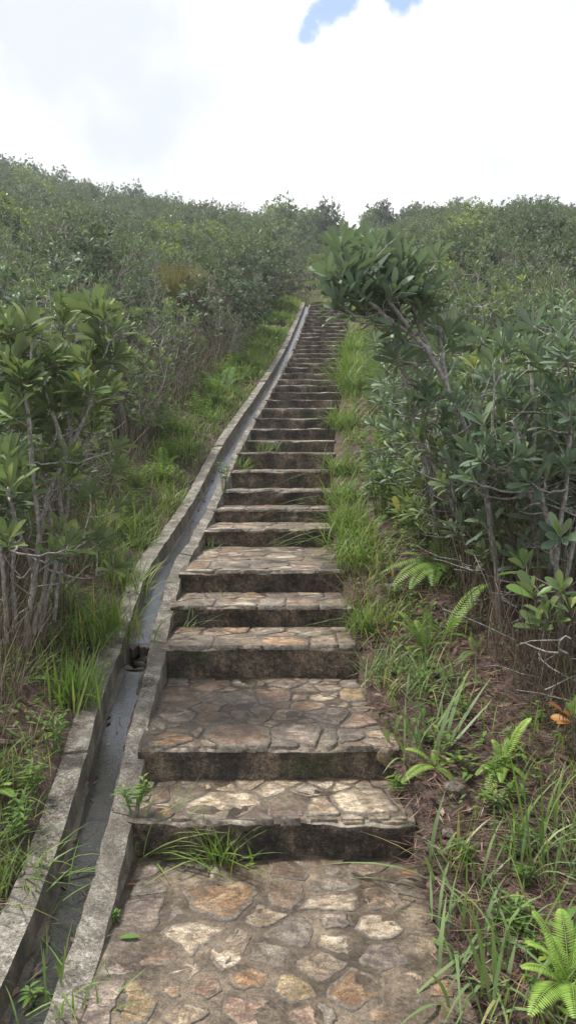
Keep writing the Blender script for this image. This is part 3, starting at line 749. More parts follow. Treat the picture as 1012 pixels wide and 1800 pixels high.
# broken joint: rubble in the hole
def rubble(c, s, seed, col, parent):
    r = np.random.default_rng(seed)
    import bmesh
    bm = bmesh.new(); bmesh.ops.create_icosphere(bm, subdivisions=1, radius=1.0)
    me = bpy.data.meshes.new('broken_piece')
    for v in bm.verts: v.co = Vector((v.co.x * s[0], v.co.y * s[1], v.co.z * s[2])) * r.uniform(0.7, 1.15)
    bm.to_mesh(me); bm.free(); me.materials.append(col)
    o = bpy.data.objects.new('broken_piece', me); COL.objects.link(o); o.location = c; o.rotation_euler = tuple(r.uniform(-0.5, 0.5, 3)); return o
for k in range(8):
    yy = YJ + random.uniform(-0.13, 0.17); xx = random.uniform(wall_x(yy) + 0.03, float(XL(yy)) - float(KW(yy)) - 0.02)
    s = random.uniform(0.018, 0.045)
    o = rubble((xx, yy, floor_z(yy) - 0.05 - random.uniform(0, 0.05)), (s * 1.4, s, s * 0.7), k, M['concrete'] if k % 2 else M['damp'], drain); place_local(o, drain)
mbx = MB()   # ragged broken lips of both floor ends
def lip_piece(y, sgn, seed):
    r = np.random.default_rng(seed); mbl = MB(); x0 = wall_x(y); x1 = float(XL(y)) - float(KW(y))
    xs = np.linspace(x0 - 0.01, x1 + 0.01, 9); ext = r.uniform(0.0, 0.07, 9); z = floor_z(y)
    top0 = np.stack([xs, np.full(9, y), np.full(9, z + 0.008)], 1); top1 = np.stack([xs, y + sgn * ext, z + 0.006 + sgn * ext * 0.25], 1)
    bot = top1 - [0, 0, 0.05]
    V = np.concatenate([top0, top1, bot]); q = [[k, k + 1, k + 10, k + 9] for k in range(8)] + [[k + 9, k + 10, k + 19, k + 18] for k in range(8)]
    mbl.add(V, q); o = mbl.build('broken_edge', M['damp'], smooth=False); place_local(o, drain)
lip_piece(YJ - 0.12, 1, 3); lip_piece(YJ + 0.16, -1, 4)

# ================================================================== vegetation
def bez(a, b, c1, c2, n):
    t_ = np.linspace(0, 1, n)[:, None]
    return a * (1 - t_) ** 3 + 3 * c1 * t_ * (1 - t_) ** 2 + 3 * c2 * t_ ** 2 * (1 - t_) + b * t_ ** 3

def blades(mb, P, az, L, W, lean, droop, var, m=0, rows=5, twist=0.5):
    """arching grass blades"""
    P = np.asarray(P, float).reshape(-1, 3); n = len(P)
    if n == 0: return
    bc = lambda a: np.broadcast_to(np.asarray(a, float), (n,))
    az, L, W, lean, droop, var = map(bc, (az, L, W, lean, droop, var))
    H = np.stack([np.cos(az), np.sin(az), np.zeros(n)], 1); Sd = np.stack([-np.sin(az + twist), np.cos(az + twist), np.zeros(n)], 1)
    vs = []
    for k in range(rows):
        t_ = k / (rows - 1)
        hx = (np.sin(lean) * t_ + droop * t_ ** 2) * L
        hz = (np.cos(lean) * t_ - 0.62 * droop * t_ ** 2.4) * L
        c = P + H * hx[:, None]; c[:, 2] += hz
        w_ = W * (0.55 + 0.9 * t_ if t_ < 0.5 else 2.0 * (1 - t_)) * 0.5 + 0.0004
        vs += [c - Sd * w_[:, None], c + Sd * w_[:, None]]
    V = np.stack(vs, 1); nv = 2 * rows
    q0 = np.array([[2 * k, 2 * k + 1, 2 * k + 3, 2 * k + 2] for k in range(rows - 1)])
    q = (q0[None] + (np.arange(n) * nv)[:, None, None]).reshape(-1, 4)
    mb.add(V.reshape(-1, 3), q, None, np.repeat(var, nv), m)

def shrub_parts(seed, h, spread, ntips, L, tpl, nleaf, stems=5, wr=0.36, low=0.4, el=(74, 8), twiggy=0, aspect=1.0):
    """a shrub standing at the origin: wood and leaves as two collectors"""
    r = np.random.default_rng(seed)
    wood, leaf = MB(), MB()
    tips = []
    while len(tips) < ntips:
        u = r.normal(0, 1, 3); u[2] = abs(u[2]) * 0.9; u = u / np.linalg.norm(u) * r.uniform(0.62, 1.0)
        p = np.array([u[0] * spread, u[1] * spread * aspect, h * (low + (1 - low) * u[2]) - 0.0])
        p[2] += r.normal(0, h * 0.06)
        if all(np.linalg.norm(p - q_) > L * 0.75 for q_ in tips[-40:]): tips.append(p)
        elif r.random() < 0.05: tips.append(p)
    nodes = []; ax = []
    for k in range(stems):
        a = k / stems * 6.283 + r.uniform(-0.4, 0.4)
        b0 = np.array([math.cos(a), math.sin(a), 0]) * spread * 0.12
        e = np.array([math.cos(a) * spread * 0.55, math.sin(a) * spread * 0.55 * aspect, h * r.uniform(0.5, 0.68)])
        pts = bez(b0 - [0, 0, 0.08], e, b0 + [r.normal(0, 0.05), r.normal(0, 0.05), h * 0.25], e - [0, 0, h * 0.12] + r.normal(0, 0.05, 3), 7)
        tube(wood, pts, np.linspace(0.017, 0.009, 7) * h / 1.4, 5, r.uniform(0.2, 0.9))
        for q_ in pts[2:]: nodes.append(q_)
    nodes = np.array(nodes)
    for p in tips:
        d = np.linalg.norm(nodes - p, axis=1) + np.where(nodes[:, 2] > p[2] - 0.05, 5, 0)
        a = nodes[int(np.argmin(d))]
        mid = (a + p) / 2; outv = nrm(p - np.array([0, 0, h * 0.35]))
        axis = nrm(outv * 0.55 + np.array([0, 0, 0.75]) + r.normal(0, 0.15, 3))
        tube(wood, bez(a, p, a + (p - a) * 0.35 + [0, 0, -0.03], p - axis * np.linalg.norm(p - a) * 0.35, 5), np.linspace(0.0055, 0.003, 5), 4, r.uniform(0.2, 0.9))
        P, D, U, ll = rosette_frames(p, axis, nleaf, L * r.uniform(0.8, 1.15), r, *el)
        base = r.uniform(0.2, 0.7)
        leaf_batch(leaf, P, D, U, ll, ll * wr * r.uniform(0.85, 1.15, len(ll)), np.clip(base + r.normal(0, 0.13, len(ll)), 0, 0.96), tpl, curl=r.uniform(0.02, 0.3, len(ll)))
    for k in range(twiggy):
        a = nodes[int(r.integers(len(nodes)))]; d = nrm(r.normal(0, 1, 3) + [0, 0, 0.4]); e = a + d * r.uniform(0.15, 0.4)
        tube(wood, bez(a, e, a + d * 0.1 + r.normal(0, 0.03, 3), e - d * 0.05 + r.normal(0, 0.03, 3), 4), np.linspace(0.004, 0.0015, 4), 3, r.uniform(0.3, 1))
    return wood, leaf

def joined(wood, leaf):
    j_ = MB(); j_.merge(leaf); j_.merge(wood, dm=1); return j_

# ------------------------------------------------------------------ thicket prototypes (mesh data shared by all copies)
protos = []
def add_proto(kind, seed, leafm, woodm, **kw):
    wd, lf = shrub_parts(seed, **kw)
    protos.append(dict(kind=kind, wood=wd.mesh('stems', M[woodm]), leaf=lf.mesh('foliage', M[leafm]), one=joined(wd, lf).mesh('shrub', [M[leafm], M[woodm]]), h=kw['h'], lm=leafm))
for s in range(4): add_proto('near', 40 + s, 'leaf' if s % 2 else 'leaf_cool', 'bark', wr=0.31, h=1.45, spread=0.62, ntips=72, L=0.115, tpl=TPL_MID, nleaf=13, low=0.2, twiggy=22, el=(80, 18))
for s in range(3): add_proto('grey', 60 + s, 'leaf_grey', 'bark', h=1.35, spread=0.6, ntips=185, L=0.075, tpl=TPL_MID, nleaf=9, low=0.15, wr=0.32, el=(80, 30), twiggy=25)
for s in range(4): add_proto('mid', 70 + s, 'leaf_hill', 'bark', h=1.3, spread=0.68, ntips=62, L=0.115, tpl=TPL_LOW, nleaf=11, low=0.25, twiggy=10)
for s in range(2): add_proto('dark', 80 + s, 'leaf_dark', 'bark_brown', h=1.5, spread=0.75, ntips=75, L=0.11, tpl=TPL_LOW, nleaf=11, low=0.3, el=(60, 0), wr=0.45)
for s in range(2): add_proto('yellow', 90 + s, 'leaf_yellow', 'bark', h=1.35, spread=0.72, ntips=66, L=0.12, tpl=TPL_LOW, nleaf=11, low=0.35)
PK = {}
for k, p in enumerate(protos): PK.setdefault(p['kind'], []).append(p)
def low_mb(seed, kind):
    """low-detail shrub for the far hillside"""
    r = np.random.default_rng(seed); lf = MB(); h = 1.35; sp = 0.7
    n = 84
    u = r.normal(0, 1, (n, 3)); u[:, 2] = np.abs(u[:, 2]); u = nrm(u) * r.uniform(0.55, 1.0, (n, 1))
    tips = np.stack([u[:, 0] * sp, u[:, 1] * sp, h * (0.3 + 0.7 * u[:, 2]) + r.normal(0, 0.07, n)], 1)
    for p in tips:
        ax = nrm(nrm(p - np.array([0, 0, 0.5])) * 0.6 + [0, 0, 0.7])
        P, D, U, ll = rosette_frames(p, ax, 8, 0.105, r, 65, 5)
        leaf_batch(lf, P, D, U, ll, ll * 0.6, np.clip(r.uniform(0.2, 0.7) + r.normal(0, 0.1, len(ll)), 0, 1), TPL_ONE, curl=0.1)
    for k in range(6):
        a = r.uniform(0, 6.28); e = np.array([math.cos(a) * sp * 0.6, math.sin(a) * sp * 0.6, h * 0.7])
        tube(lf, np.array([[0, 0, -0.1], e * [0.4, 0.4, 0.55], e]), [0.02, 0.014, 0.006], 3, 0.3, m=1, cap=False)
    return lf
LOW = [low_mb(200 + k, 0) for k in range(6)]

# ------------------------------------------------------------------ thicket layout
cand = []
r = np.random.default_rng(11)
Y = 3.4
while Y < 67:
    sp = 0.78 + 0.012 * Y
    X = -(0.46 * Y + 3)
    while X < 0.46 * Y + 3:
        x = X + r.uniform(-0.36, 0.36) * sp; y = Y + r.uniform(-0.36, 0.36) * sp
        dl = float(XW(y)) - x; dr = x - float(XR(y))
        gapL = (0.95 if y < 5.5 else 0.72) if y < 9 else (0.62 if y < 24 else 0.05)
        gapR = 1.1 if y < 8 else (0.9 if y < 24 else 0.1)
        
        if y > 25.5: gapL = gapR = -9
        if dl > gapL or dr > gapR: cand.append((x, y, dl, dr))
        X += sp
    Y += sp * 0.92
# kept clear: the shrubs modelled one by one near the camera
HERO_CLEAR = [(-1.4, 4.15, 0.5), (1.05, 4.3, 0.22), (1.2, 3.5, 0.4), (1.0, 5.4, 0.2), (-1.9, 3.5, 0.9)]
cand = [c for c in cand if all(math.hypot(c[0] - a, c[1] - b) > d for a, b, d in HERO_CLEAR) and c[1] > 3.6]
for x_, y_ in ((1.22, 4.95), (1.55, 4.55), (1.3, 5.95), (1.62, 5.35), (1.25, 6.7), (1.75, 6.2), (1.9, 4.9)):
    cand.append((x_, y_, float(XW(y_)) - x_, x_ - float(XR(y_))))
cand = [c for c in cand if not (12.5 < c[1] < 18.2 and abs(506 + F * c[0] / c[1] - 319) < 52)]
cand.sort(key=lambda c: c[1] + 0.25 * abs(c[0]))
def kind_of(x, y, dl, dr):
    u = r.random(); f = float(vn(x / 4.0, y / 4.0, 21)); px = 506 + F * x / y
    if y < 13 and dl > 0 and dl < 2.2 and y > 6: return 'grey' if u < 0.75 else 'near'
    if y < 13: return 'near' if u < 0.85 else 'grey'
    if dl > 0 and dl < 3.2 and y < 30: return 'grey' if u < 0.45 else ('dark' if u < 0.7 else 'mid')
    if f > 0.5 and y > 18: return 'yellow' if u < 0.55 else 'mid'
    if f < -0.5: return 'dark' if u < 0.6 else 'mid'
    return 'mid' if u < 0.78 else ('dark' if u < 0.93 else 'grey')
LAB = {('near', 'L'): 'glossy green whorled-leaf shrub in the thicket left of the drain', ('near', 'R'): 'glossy green whorled-leaf shrub in the thicket right of the steps',
       ('grey', 'L'): 'grey-green twiggy small-leaved shrub on the slope left of the drain', ('grey', 'R'): 'grey-green twiggy small-leaved shrub on the slope right of the steps',
       ('mid', 'L'): 'mid green leafy shrub on the open hillside left of the steps', ('mid', 'R'): 'mid green leafy shrub on the open hillside right of the steps',
       ('dark', 'L'): 'dark green dense shrub on the hillside left of the steps', ('dark', 'R'): 'dark green dense shrub on the hillside right of the steps',
       ('yellow', 'L'): 'bright yellow-green shrub on the hillside left of the steps', ('yellow', 'R'): 'bright yellow-green shrub on the hillside right of the steps'}
ORD = 'first second third fourth fifth sixth seventh eighth ninth tenth eleventh twelfth thirteenth fourteenth fifteenth sixteenth seventeenth eighteenth nineteenth twentieth'.split()
def ordinal(n):
    n = max(1, n)
    if n <= 20: return ORD[n - 1]
    if n == 30: return 'thirtieth'
    return ('twenty-' if n < 30 else 'thirty-') + ORD[n % 10 - 1]
LOOK = {'near': 'glossy whorled-leaf shrub', 'grey': 'grey-green twiggy shrub', 'mid': 'mid green shrub', 'dark': 'dark dense shrub', 'yellow': 'yellow-green shrub'}
def shrub_label(k, side, y, d):
    sd = 'left of the drain' if side == 'L' else 'right of the steps'
    row = int(d / 0.95)
    rw = 'front row' if row <= 0 else (ORD[min(row, 19)] + ' row')
    n = int((Yk < y).sum())
    lv = ('level with the %s step' % ordinal(n)) if n < NS else 'beyond the top step'
    return '%s %s, %s back, %s' % (LOOK[k], sd, rw, lv)
NM = {'near': 'glossy_shrub', 'grey': 'twiggy_shrub', 'mid': 'hillside_shrub', 'dark': 'dark_shrub', 'yellow': 'yellow_green_shrub'}
hill = {}; seen_lab = {}
for idx, (x, y, dl, dr) in enumerate(cand):
    k = kind_of(x, y, dl, dr)
    z = float(ground(x, y)) - 0.04
    sc = (r.uniform(0.78, 1.12) if y < 14 else r.uniform(0.62, 1.28)) * (1.0 + 0.12 * float(vn(x / 3, y / 3, 31)))
    if y > 24 and max(dl, dr) < 1.0: sc *= 0.62
    if y > 40 and 0.8 < dl < 6: sc *= 1.3
    if y > 44 and 0.6 < dr < 2.2: sc *= 1.3
    if y > 52: sc *= 1.0 + 0.35 * max(0, float(vn(x / 1.7, y / 1.7, 41)))
    a = r.uniform(0, 6.283)
    if idx < 300:
        p = PK[k][int(r.integers(len(PK[k])))]; side = 'L' if dl > 0 else 'R'
        if idx < 110:
            e = empty(NM[k], (x, y, z)); e.rotation_euler = (r.normal(0, 0.06), r.normal(0, 0.06), a); e.scale = (sc,) * 3
            for nm, me in (('foliage', p['leaf']), ('stems', p['wood'])):
                o = bpy.data.objects.new(nm, me); COL.objects.link(o); o.parent = e
        else:
            e = bpy.data.objects.new(NM[k], p['one']); COL.objects.link(e)
            e.location = (x, y, z); e.rotation_euler = (r.normal(0, 0.06), r.normal(0, 0.06), a); e.scale = (sc,) * 3
        lb = shrub_label(k, side, y, dl if dl > 0 else dr)
        if lb in seen_lab: lb = ('smaller ' if sc < seen_lab[lb] else 'larger ') + lb
        else: seen_lab[lb] = sc
        tag(e, lb, 'shrub', 'shrubs of the hillside thicket')
    else:
        mbh = hill.setdefault('all', MB()); lw = LOW[int(r.integers(len(LOW)))]
        ca, sa = math.cos(a), math.sin(a)
        Mx = np.array([[ca * sc, -sa * sc, 0, x], [sa * sc, ca * sc, 0, y], [0, 0, sc * r.uniform(0.85, 1.15), z], [0, 0, 0, 1]])
        mi = {'mid': 0, 'near': 0, 'dark': 2, 'yellow': 4, 'grey': 6}[k]
        dv = r.normal(0, 0.15)
        mbh.merge(lw, Mx, mi, lambda q_: np.clip(q_ + dv, 0, 1))
if hill:
    o = hill['all'].build('hillside_thicket', [M['leaf_hill'], M['bark'], M['leaf_dark'], M['bark_brown'], M['leaf_yellow'], M['bark'], M['leaf_grey'], M['bark']])
    tag(o, 'dense mass of green shrubs covering the far hillside up to the skyline', 'thicket', kind='stuff')


# two ochre broom-like bushes on the left slope and the dark tree on the skyline
for (px, py, D, h, lb) in ((300, 505, 17, 0.95, 'ochre feathery bush on the left slope, left one of a pair'), (338, 508, 17.3, 0.9, 'ochre feathery bush on the left slope, right one of a pair')):
    c = pt(px, py, D); x, y = c[0], c[1]; z = float(ground(x, y))
    h2 = max(1.0, 1.55 + D * 0.245 - z)
    wd, lf = MB(), MB(); rr = np.random.default_rng(int(px))
    P = np.zeros((900, 3)); P[:, :2] = rr.normal(0, 0.07, (900, 2))
    blades(lf, P, rr.uniform(0, 6.28, 900), rr.uniform(0.55, 1.08, 900) * h2, 0.012, rr.uniform(0.02, 0.5, 900), rr.uniform(0.0, 0.25, 900), rr.uniform(0, 1, 900))
    for k in range(9):
        a = rr.uniform(0, 6.28); tube(wd, np.array([[0, 0, -0.1], [0.08 * math.cos(a), 0.08 * math.sin(a), 0.3 * h2], [0.22 * math.cos(a), 0.22 * math.sin(a), 0.7 * h2]]), [0.012, 0.009, 0.003], 4)
    e = empty('ochre_bush', (x, y, z)); lf.build('foliage', M['broom'], e); wd.build('stems', M['bark'], e); tag(e, lb, 'bush', 'pair of ochre bushes')
def tree(name, label, px, py_top, D, h, spread, seed, lm):
    c = pt(px, 400, D); x, y = c[0], c[1]
    ztop = pt(px, py_top, D)[2]; z = float(ground(x, y)) - 0.05
    h = max(1.2, ztop - z)
    wd, lf = shrub_parts(seed, h=h, spread=spread, ntips=260, L=0.16, tpl=TPL_LOW, nleaf=10, low=0.1, el=(60, 0), wr=0.5)
    e = empty(name, (x, y, z)); lf.build('crown', M[lm], e); wd.build('trunk', M['bark_brown'], e); tag(e, label, 'tree')
tree('skyline_tree', 'dark bushy tree on the skyline just left of the path gap', 580, 354, 46, 3.0, 1.1, 301, 'leaf_dark')
tree('skyline_tree', 'dark bushy tree on the skyline just right of the path gap', 672, 350, 50, 3.0, 0.9, 302, 'leaf_dark')
tree('skyline_tree', 'low wide dark tree joined to the gap tree on its left side', 556, 358, 46, 3.0, 1.3, 304, 'leaf_dark')
tree('skyline_tree', 'small rounded tree breaking the skyline left of the dark gap tree', 500, 354, 50, 2.6, 0.9, 303, 'leaf_hill')

# ------------------------------------------------------------------ shrubs near the camera, built stem by stem
LEAFV = {}
def leaf_mesh(lm, v, tpl=TPL_HI, wr=0.36):
    key = (lm, v, wr)
    if key not in LEAFV:
        mb_ = MB(); leaf_batch(mb_, [[0, 0, 0]], [[0, 1, 0]], [[0, 0, 1]], 1.0, wr, (v + 0.5) / 8, tpl, curl=[0.02, 0.1, 0.2, 0.28][v % 4])
        LEAFV[key] = mb_.mesh('leaf', M[lm])
    return LEAFV[key]
def leaf_obj(parent, P, D, U, L, lm, v, wr=0.36):
    D = nrm(D); S = nrm(np.cross(D, U)); Nn = np.cross(S, D)
    o = bpy.data.objects.new('leaf', leaf_mesh(lm, v, wr=wr)); COL.objects.link(o)
    mw = Matrix(((S[0] * L, D[0] * L, Nn[0] * L, P[0]), (S[1] * L, D[1] * L, Nn[1] * L, P[1]), (S[2] * L, D[2] * L, Nn[2] * L, P[2]), (0, 0, 0, 1)))
    o.parent = parent; o.matrix_parent_inverse = Matrix.Translation(parent.location).inverted(); o.matrix_basis = mw
    return o
def hero(name, label, stems, tips, L, nleaf, lm, seed, r0=0.016, wr=0.31, max_leaf=240, woodm='bark', twigs=30, topv=(2, 6), accent=None, dD=0.0):
    """stems: list of polylines of (px,py,D) ; tips: list of (px,py,D,scale)"""
    rr = np.random.default_rng(seed)
    stems = [[(a, b_, c + dD) for a, b_, c in st] for st in stems]; tips = [(a, b_, c + dD, q_) for a, b_, c, q_ in tips]
    S = []
    for st in stems:
        P = np.array([pt(*q_) for q_ in st]); 
        tt = np.linspace(0, len(P) - 1, (len(P) - 1) * 5 + 1)
        Q = np.stack([np.interp(tt, np.arange(len(P)), P[:, k]) for k in range(3)], 1)
        kk = np.array([0.25, 0.5, 0.25])
        for _ in range(3):
            Q[1:-1] = 0.25 * Q[:-2] + 0.5 * Q[1:-1] + 0.25 * Q[2:]
        Q[1:-1] += rr.normal(0, 0.003, Q[1:-1].shape); S.append(Q)
    b0 = S[0][0].copy(); gz = float(ground(b0[0], b0[1])); b0[2] = min(b0[2], gz)
    e = empty(name, tuple(b0)); tag(e, label, 'shrub')
    for k, Q in enumerate(S):
        mbw = MB(); rad = np.linspace(r0 * (1 if k == 0 else 0.75), r0 * 0.45, len(Q)) * (1 + 0.04 * rr.normal(0, 1, len(Q)))
        if k == 0: 
            Q = np.concatenate([[b0 + [0, 0, -0.1]], Q]); rad = np.concatenate([[r0 * 1.2], rad])
        tube(mbw, Q, rad, 8, 0.5); o = mbw.build('trunk' if k == 0 else 'branch', M[woodm]); place_local(o, e)
    nodes = np.concatenate([Q[2:] for Q in S])
    mbw = MB(); mbl = MB(); cnt = 0
    tips = sorted(tips, key=lambda q_: q_[2])
    newn = []
    for (px, py, D, sc_) in tips:
        p = pt(px, py, D)
        nn = nodes if not newn else np.concatenate([nodes, np.array(newn)])
        d = np.linalg.norm(nn - p, axis=1) + np.where(nn[:, 2] > p[2] - 0.04, 3, 0)
        a = nn[int(np.argmin(d))]; dist = np.linalg.norm(p - a)
        axis = nrm(nrm(p - a) * 0.7 + [0, 0, 0.6] + rr.normal(0, 0.15, 3))
        B = bez(a, p, a + (p - a) * 0.3 + [0, 0, -0.12 * dist], p - axis * dist * 0.4, 8); B[1:-1] += rr.normal(0, 0.004, (6, 3))
        tube(mbw, B, np.linspace(min(r0 * 0.5, 0.004 + 0.008 * dist), 0.0035, 8), 5, rr.uniform(0.2, 0.9))
        newn += [B[4], B[5]]
        n = int(nleaf * rr.uniform(0.8, 1.2)); Ls = L * sc_
        P, Dd, U, ll = rosette_frames(p, axis, n, Ls, rr, 82, 14)
        vv = rr.integers(topv[0] - 1, topv[1] + 1, n)
        for k in range(n):
            if cnt < max_leaf:
                m_ = lm; v_ = int(np.clip(vv[k] + (1 if k < 3 else -1 if k > n * 0.6 else 0), 0, 7))
                if accent and rr.random() < accent[1]: m_ = accent[0]
                leaf_obj(e, P[k], Dd[k], U[k], ll[k], m_, v_, wr); cnt += 1
            else:
                leaf_batch(mbl, P[k:k + 1], Dd[k:k + 1], U[k:k + 1], ll[k:k + 1], ll[k:k + 1] * wr, (vv[k] + 0.5) / 8, TPL_HI, curl=rr.uniform(0.02, 0.28))
    for k in range(twigs):
        a = nodes[int(rr.integers(len(nodes)))]; d = nrm(rr.normal(0, 1, 3) + [0, 0, 0.3]); q_ = a + d * rr.uniform(0.1, 0.35)
        tube(mbw, bez(a, q_, a + d * 0.1 + rr.normal(0, 0.03, 3), q_ - d * 0.05 + rr.normal(0, 0.03, 3), 5), np.linspace(0.005, 0.0015, 5), 4, rr.uniform(0.3, 1))
    o = mbw.build('twigs', M[woodm]); place_local(o, e); o['kind'] = 'stuff'
    if mbl.n: o = mbl.build('foliage', M[lm]); place_local(o, e); o['kind'] = 'stuff'
    return e
def rtips(n, x0, x1, y0, y1, D0, D1, s0, s1, seed):
    rr = np.random.default_rng(seed)
    return [(rr.uniform(x0, x1), rr.uniform(y0, y1), rr.uniform(D0, D1), rr.uniform(s0, s1)) for _ in range(n)]
# left shrub
hero('whorled_leaf_shrub', 'tall glossy shrub with pale peeling trunk left of the drain, nearest camera',
     [[(48, 1105, 4.15), (62, 1010, 4.1), (72, 940, 4.05), (80, 880, 4.05), (118, 800, 4.1), (160, 715, 4.1), (168, 650, 4.05)],
      [(72, 940, 4.05), (60, 850, 3.95), (52, 760, 3.9), (46, 690, 3.9), (60, 600, 3.9)], [(80, 880, 4.05), (128, 810, 4.2), (120, 700, 4.25), (112, 600, 4.3)],
      [(62, 1010, 4.1), (30, 930, 3.95), (14, 860, 3.8)], [(30, 1120, 4.2), (22, 1000, 4.2), (28, 880, 4.25), (18, 760, 4.3)], [(70, 1110, 4.3), (105, 960, 4.35), (128, 860, 4.4), (150, 770, 4.4)],
      [(95, 1090, 4.45), (112, 950, 4.5), (100, 830, 4.55), (88, 700, 4.5)], [(12, 1130, 4.0), (8, 1010, 4.0), (-5, 900, 3.9)], [(60, 1115, 4.2), (85, 1000, 4.25), (92, 900, 4.3), (70, 800, 4.3)], [(118, 800, 4.1), (90, 720, 4.0), (70, 640, 3.95)]],
     rtips(24, -10, 215, 780, 1000, 3.85, 4.4, 0.6, 0.85, 57) + rtips(26, -10, 220, 620, 830, 3.8, 4.3, 0.75, 1.0, 59) + rtips(12, -10, 215, 530, 640, 3.85, 4.3, 0.9, 1.15, 58) + [(15, 570, 3.9, 1.0), (52, 560, 3.9, 1.2), (111, 562, 4.2, 1.15), (173, 590, 4.05, 1.2), (150, 628, 4.0, 1.1), (183, 552, 4.1, 0.9), (47, 665, 3.8, 1.1), (106, 645, 4.1, 1.0), (15, 717, 3.7, 1.0),
      (94, 700, 4.0, 1.1), (205, 622, 4.1, 0.9), (207, 785, 4.0, 0.8), (12, 795, 3.6, 1.1), (173, 672, 4.1, 1.0), (15, 850, 3.5, 1.3), (158, 862, 3.9, 0.9), (125, 950, 3.7, 1.0), (12, 945, 3.6, 0.9),
      (130, 690, 4.2, 1), (70, 730, 4.3, 1), (110, 760, 4.35, 1), (30, 640, 4.2, 1), (185, 700, 4.3, 0.9), (140, 730, 4.4, 1)] + rtips(26, -10, 200, 560, 780, 4.2, 4.7, 0.75, 1.0, 55), 0.125, 15, 'leaf', 501, r0=0.017, max_leaf=290, accent=('leaf_light', 0.12))
hero('whorled_leaf_shrub', 'glossy shrub at the left picture edge behind the peeling trunk',
     [[(-60, 1120, 4.3), (-50, 980, 4.3), (-30, 840, 4.3), (-10, 700, 4.4)], [(-50, 980, 4.3), (0, 850, 4.5), (30, 760, 4.6)]],
     rtips(34, -90, 60, 560, 930, 4.1, 4.8, 0.8, 1.1, 5), 0.115, 13, 'leaf', 502, max_leaf=120)
# leaning shrub on the right whose crown hangs over the steps
hero('leaning_shrub', 'leaning shrub with curved pale trunk and leafy crown overhanging the steps',
     [[(880, 1110, 4.35), (868, 960, 4.3), (848, 830, 4.25), (815, 745, 4.2), (785, 680, 4.15), (758, 625, 4.1), (728, 588, 4.08), (690, 568, 4.05), (650, 558, 4.0)],
      [(758, 625, 4.1), (735, 575, 4.15), (722, 520, 4.15), (716, 480, 4.2)], [(728, 588, 4.08), (690, 540, 4.0), (668, 500, 4.0)], [(690, 568, 4.05), (655, 535, 3.95), (620, 510, 3.9)], [(785, 680, 4.15), (775, 600, 4.3), (768, 560, 4.35)]],
     [(643, 418, 4.3, 1.0), (578, 482, 3.85, 1.15), (612, 470, 3.9, 1.2), (586, 520, 3.8, 1.1), (650, 458, 4.0, 1.2), (704, 462, 4.15, 1.2), (684, 440, 4.2, 1.05), (640, 538, 3.95, 1), (600, 540, 3.85, 1),
      (668, 498, 4.0, 1.1), (625, 505, 3.85, 1.15), (732, 482, 4.25, 1), (758, 522, 4.3, 1.1), (740, 552, 4.1, 0.95), (787, 580, 4.3, 1), (694, 628, 4.3, 0.9), (635, 480, 3.95, 1.15), (690, 490, 4.1, 1), (660, 430, 4.15, 1.1),
      (610, 500, 4.1, 1), (655, 520, 4.1, 1), (700, 515, 4.2, 1)] + rtips(14, 572, 700, 420, 548, 3.9, 4.4, 0.85, 1.1, 66) + rtips(22, 680, 800, 440, 640, 4.0, 4.6, 0.75, 1.05, 67), 0.128, 14, 'leaf_cool', 503, r0=0.018, max_leaf=290, topv=(2, 5))
hero('pale_trunk_shrub', 'shrub with a bare pale double trunk right of the steps, above the ferns',
     [[(768, 960, 5.3), (762, 900, 5.3), (760, 850, 5.3), (745, 790, 5.3), (728, 735, 5.3), (712, 670, 5.3), (705, 630, 5.3)], [(762, 880, 5.3), (748, 830, 5.35), (730, 770, 5.4), (722, 700, 5.4)]],
     rtips(44, 655, 800, 580, 770, 5.0, 5.9, 0.7, 1.0, 8) + rtips(22, 670, 790, 600, 740, 4.7, 5.1, 0.75, 1.0, 18), 0.11, 12, 'leaf_cool', 504, r0=0.022, max_leaf=160)
hero('whorled_leaf_shrub', 'large dark glossy shrub at the right edge with grey stems below',
     [[(985, 1120, 3.55), (975, 1000, 3.5), (960, 900, 3.5), (935, 820, 3.45), (900, 740, 3.4)], [(975, 1000, 3.5), (990, 880, 3.4), (1000, 780, 3.35), (1005, 680, 3.3)], [(960, 900, 3.5), (910, 850, 3.55), (850, 790, 3.6), (820, 730, 3.6)],
      [(985, 1060, 3.55), (1010, 940, 3.45), (1040, 800, 3.4), (1050, 650, 3.4)], [(935, 820, 3.45), (940, 720, 3.5), (930, 630, 3.55)]],
     rtips(85, 790, 1070, 590, 850, 3.1, 3.9, 0.8, 1.1, 9) + rtips(22, 775, 900, 730, 850, 3.4, 4.1, 0.7, 0.95, 10) + [(830, 600, 3.7, 1), (880, 585, 3.8, 1), (930, 570, 3.7, 1.0), (985, 580, 3.6, 1.0), (960, 640, 3.3, 1.1), (1000, 625, 3.3, 1.1), (985, 940, 3.1, 1.0), (905, 800, 3.2, 1.0), (820, 820, 3.6, 0.9)], 0.108, 12, 'leaf_cool', 505, dD=0.38, r0=0.016, max_leaf=290, topv=(1, 5), twigs=60, accent=('leaf_light', 0.05))
hero('young_shrub', 'young light green shrub with pale spotted leaves at the right edge',
     [[(1010, 1210, 2.75), (1000, 1150, 2.7), (975, 1090, 2.65), (955, 1050, 2.6)], [(1000, 1150, 2.7), (1005, 1080, 2.6), (985, 1020, 2.55)]],
     [(935, 1035, 2.55, 1.0), (920, 985, 2.75, 0.9), (985, 1030, 2.5, 0.7), (960, 1075, 2.6, 0.9), (1000, 1065, 2.6, 0.7), (940, 1095, 2.65, 0.8)], 0.108, 9, 'leaf_light', 506, dD=0.72, r0=0.007, wr=0.42, twigs=3, woodm='bark_brown', accent=('leaf', 0.35))
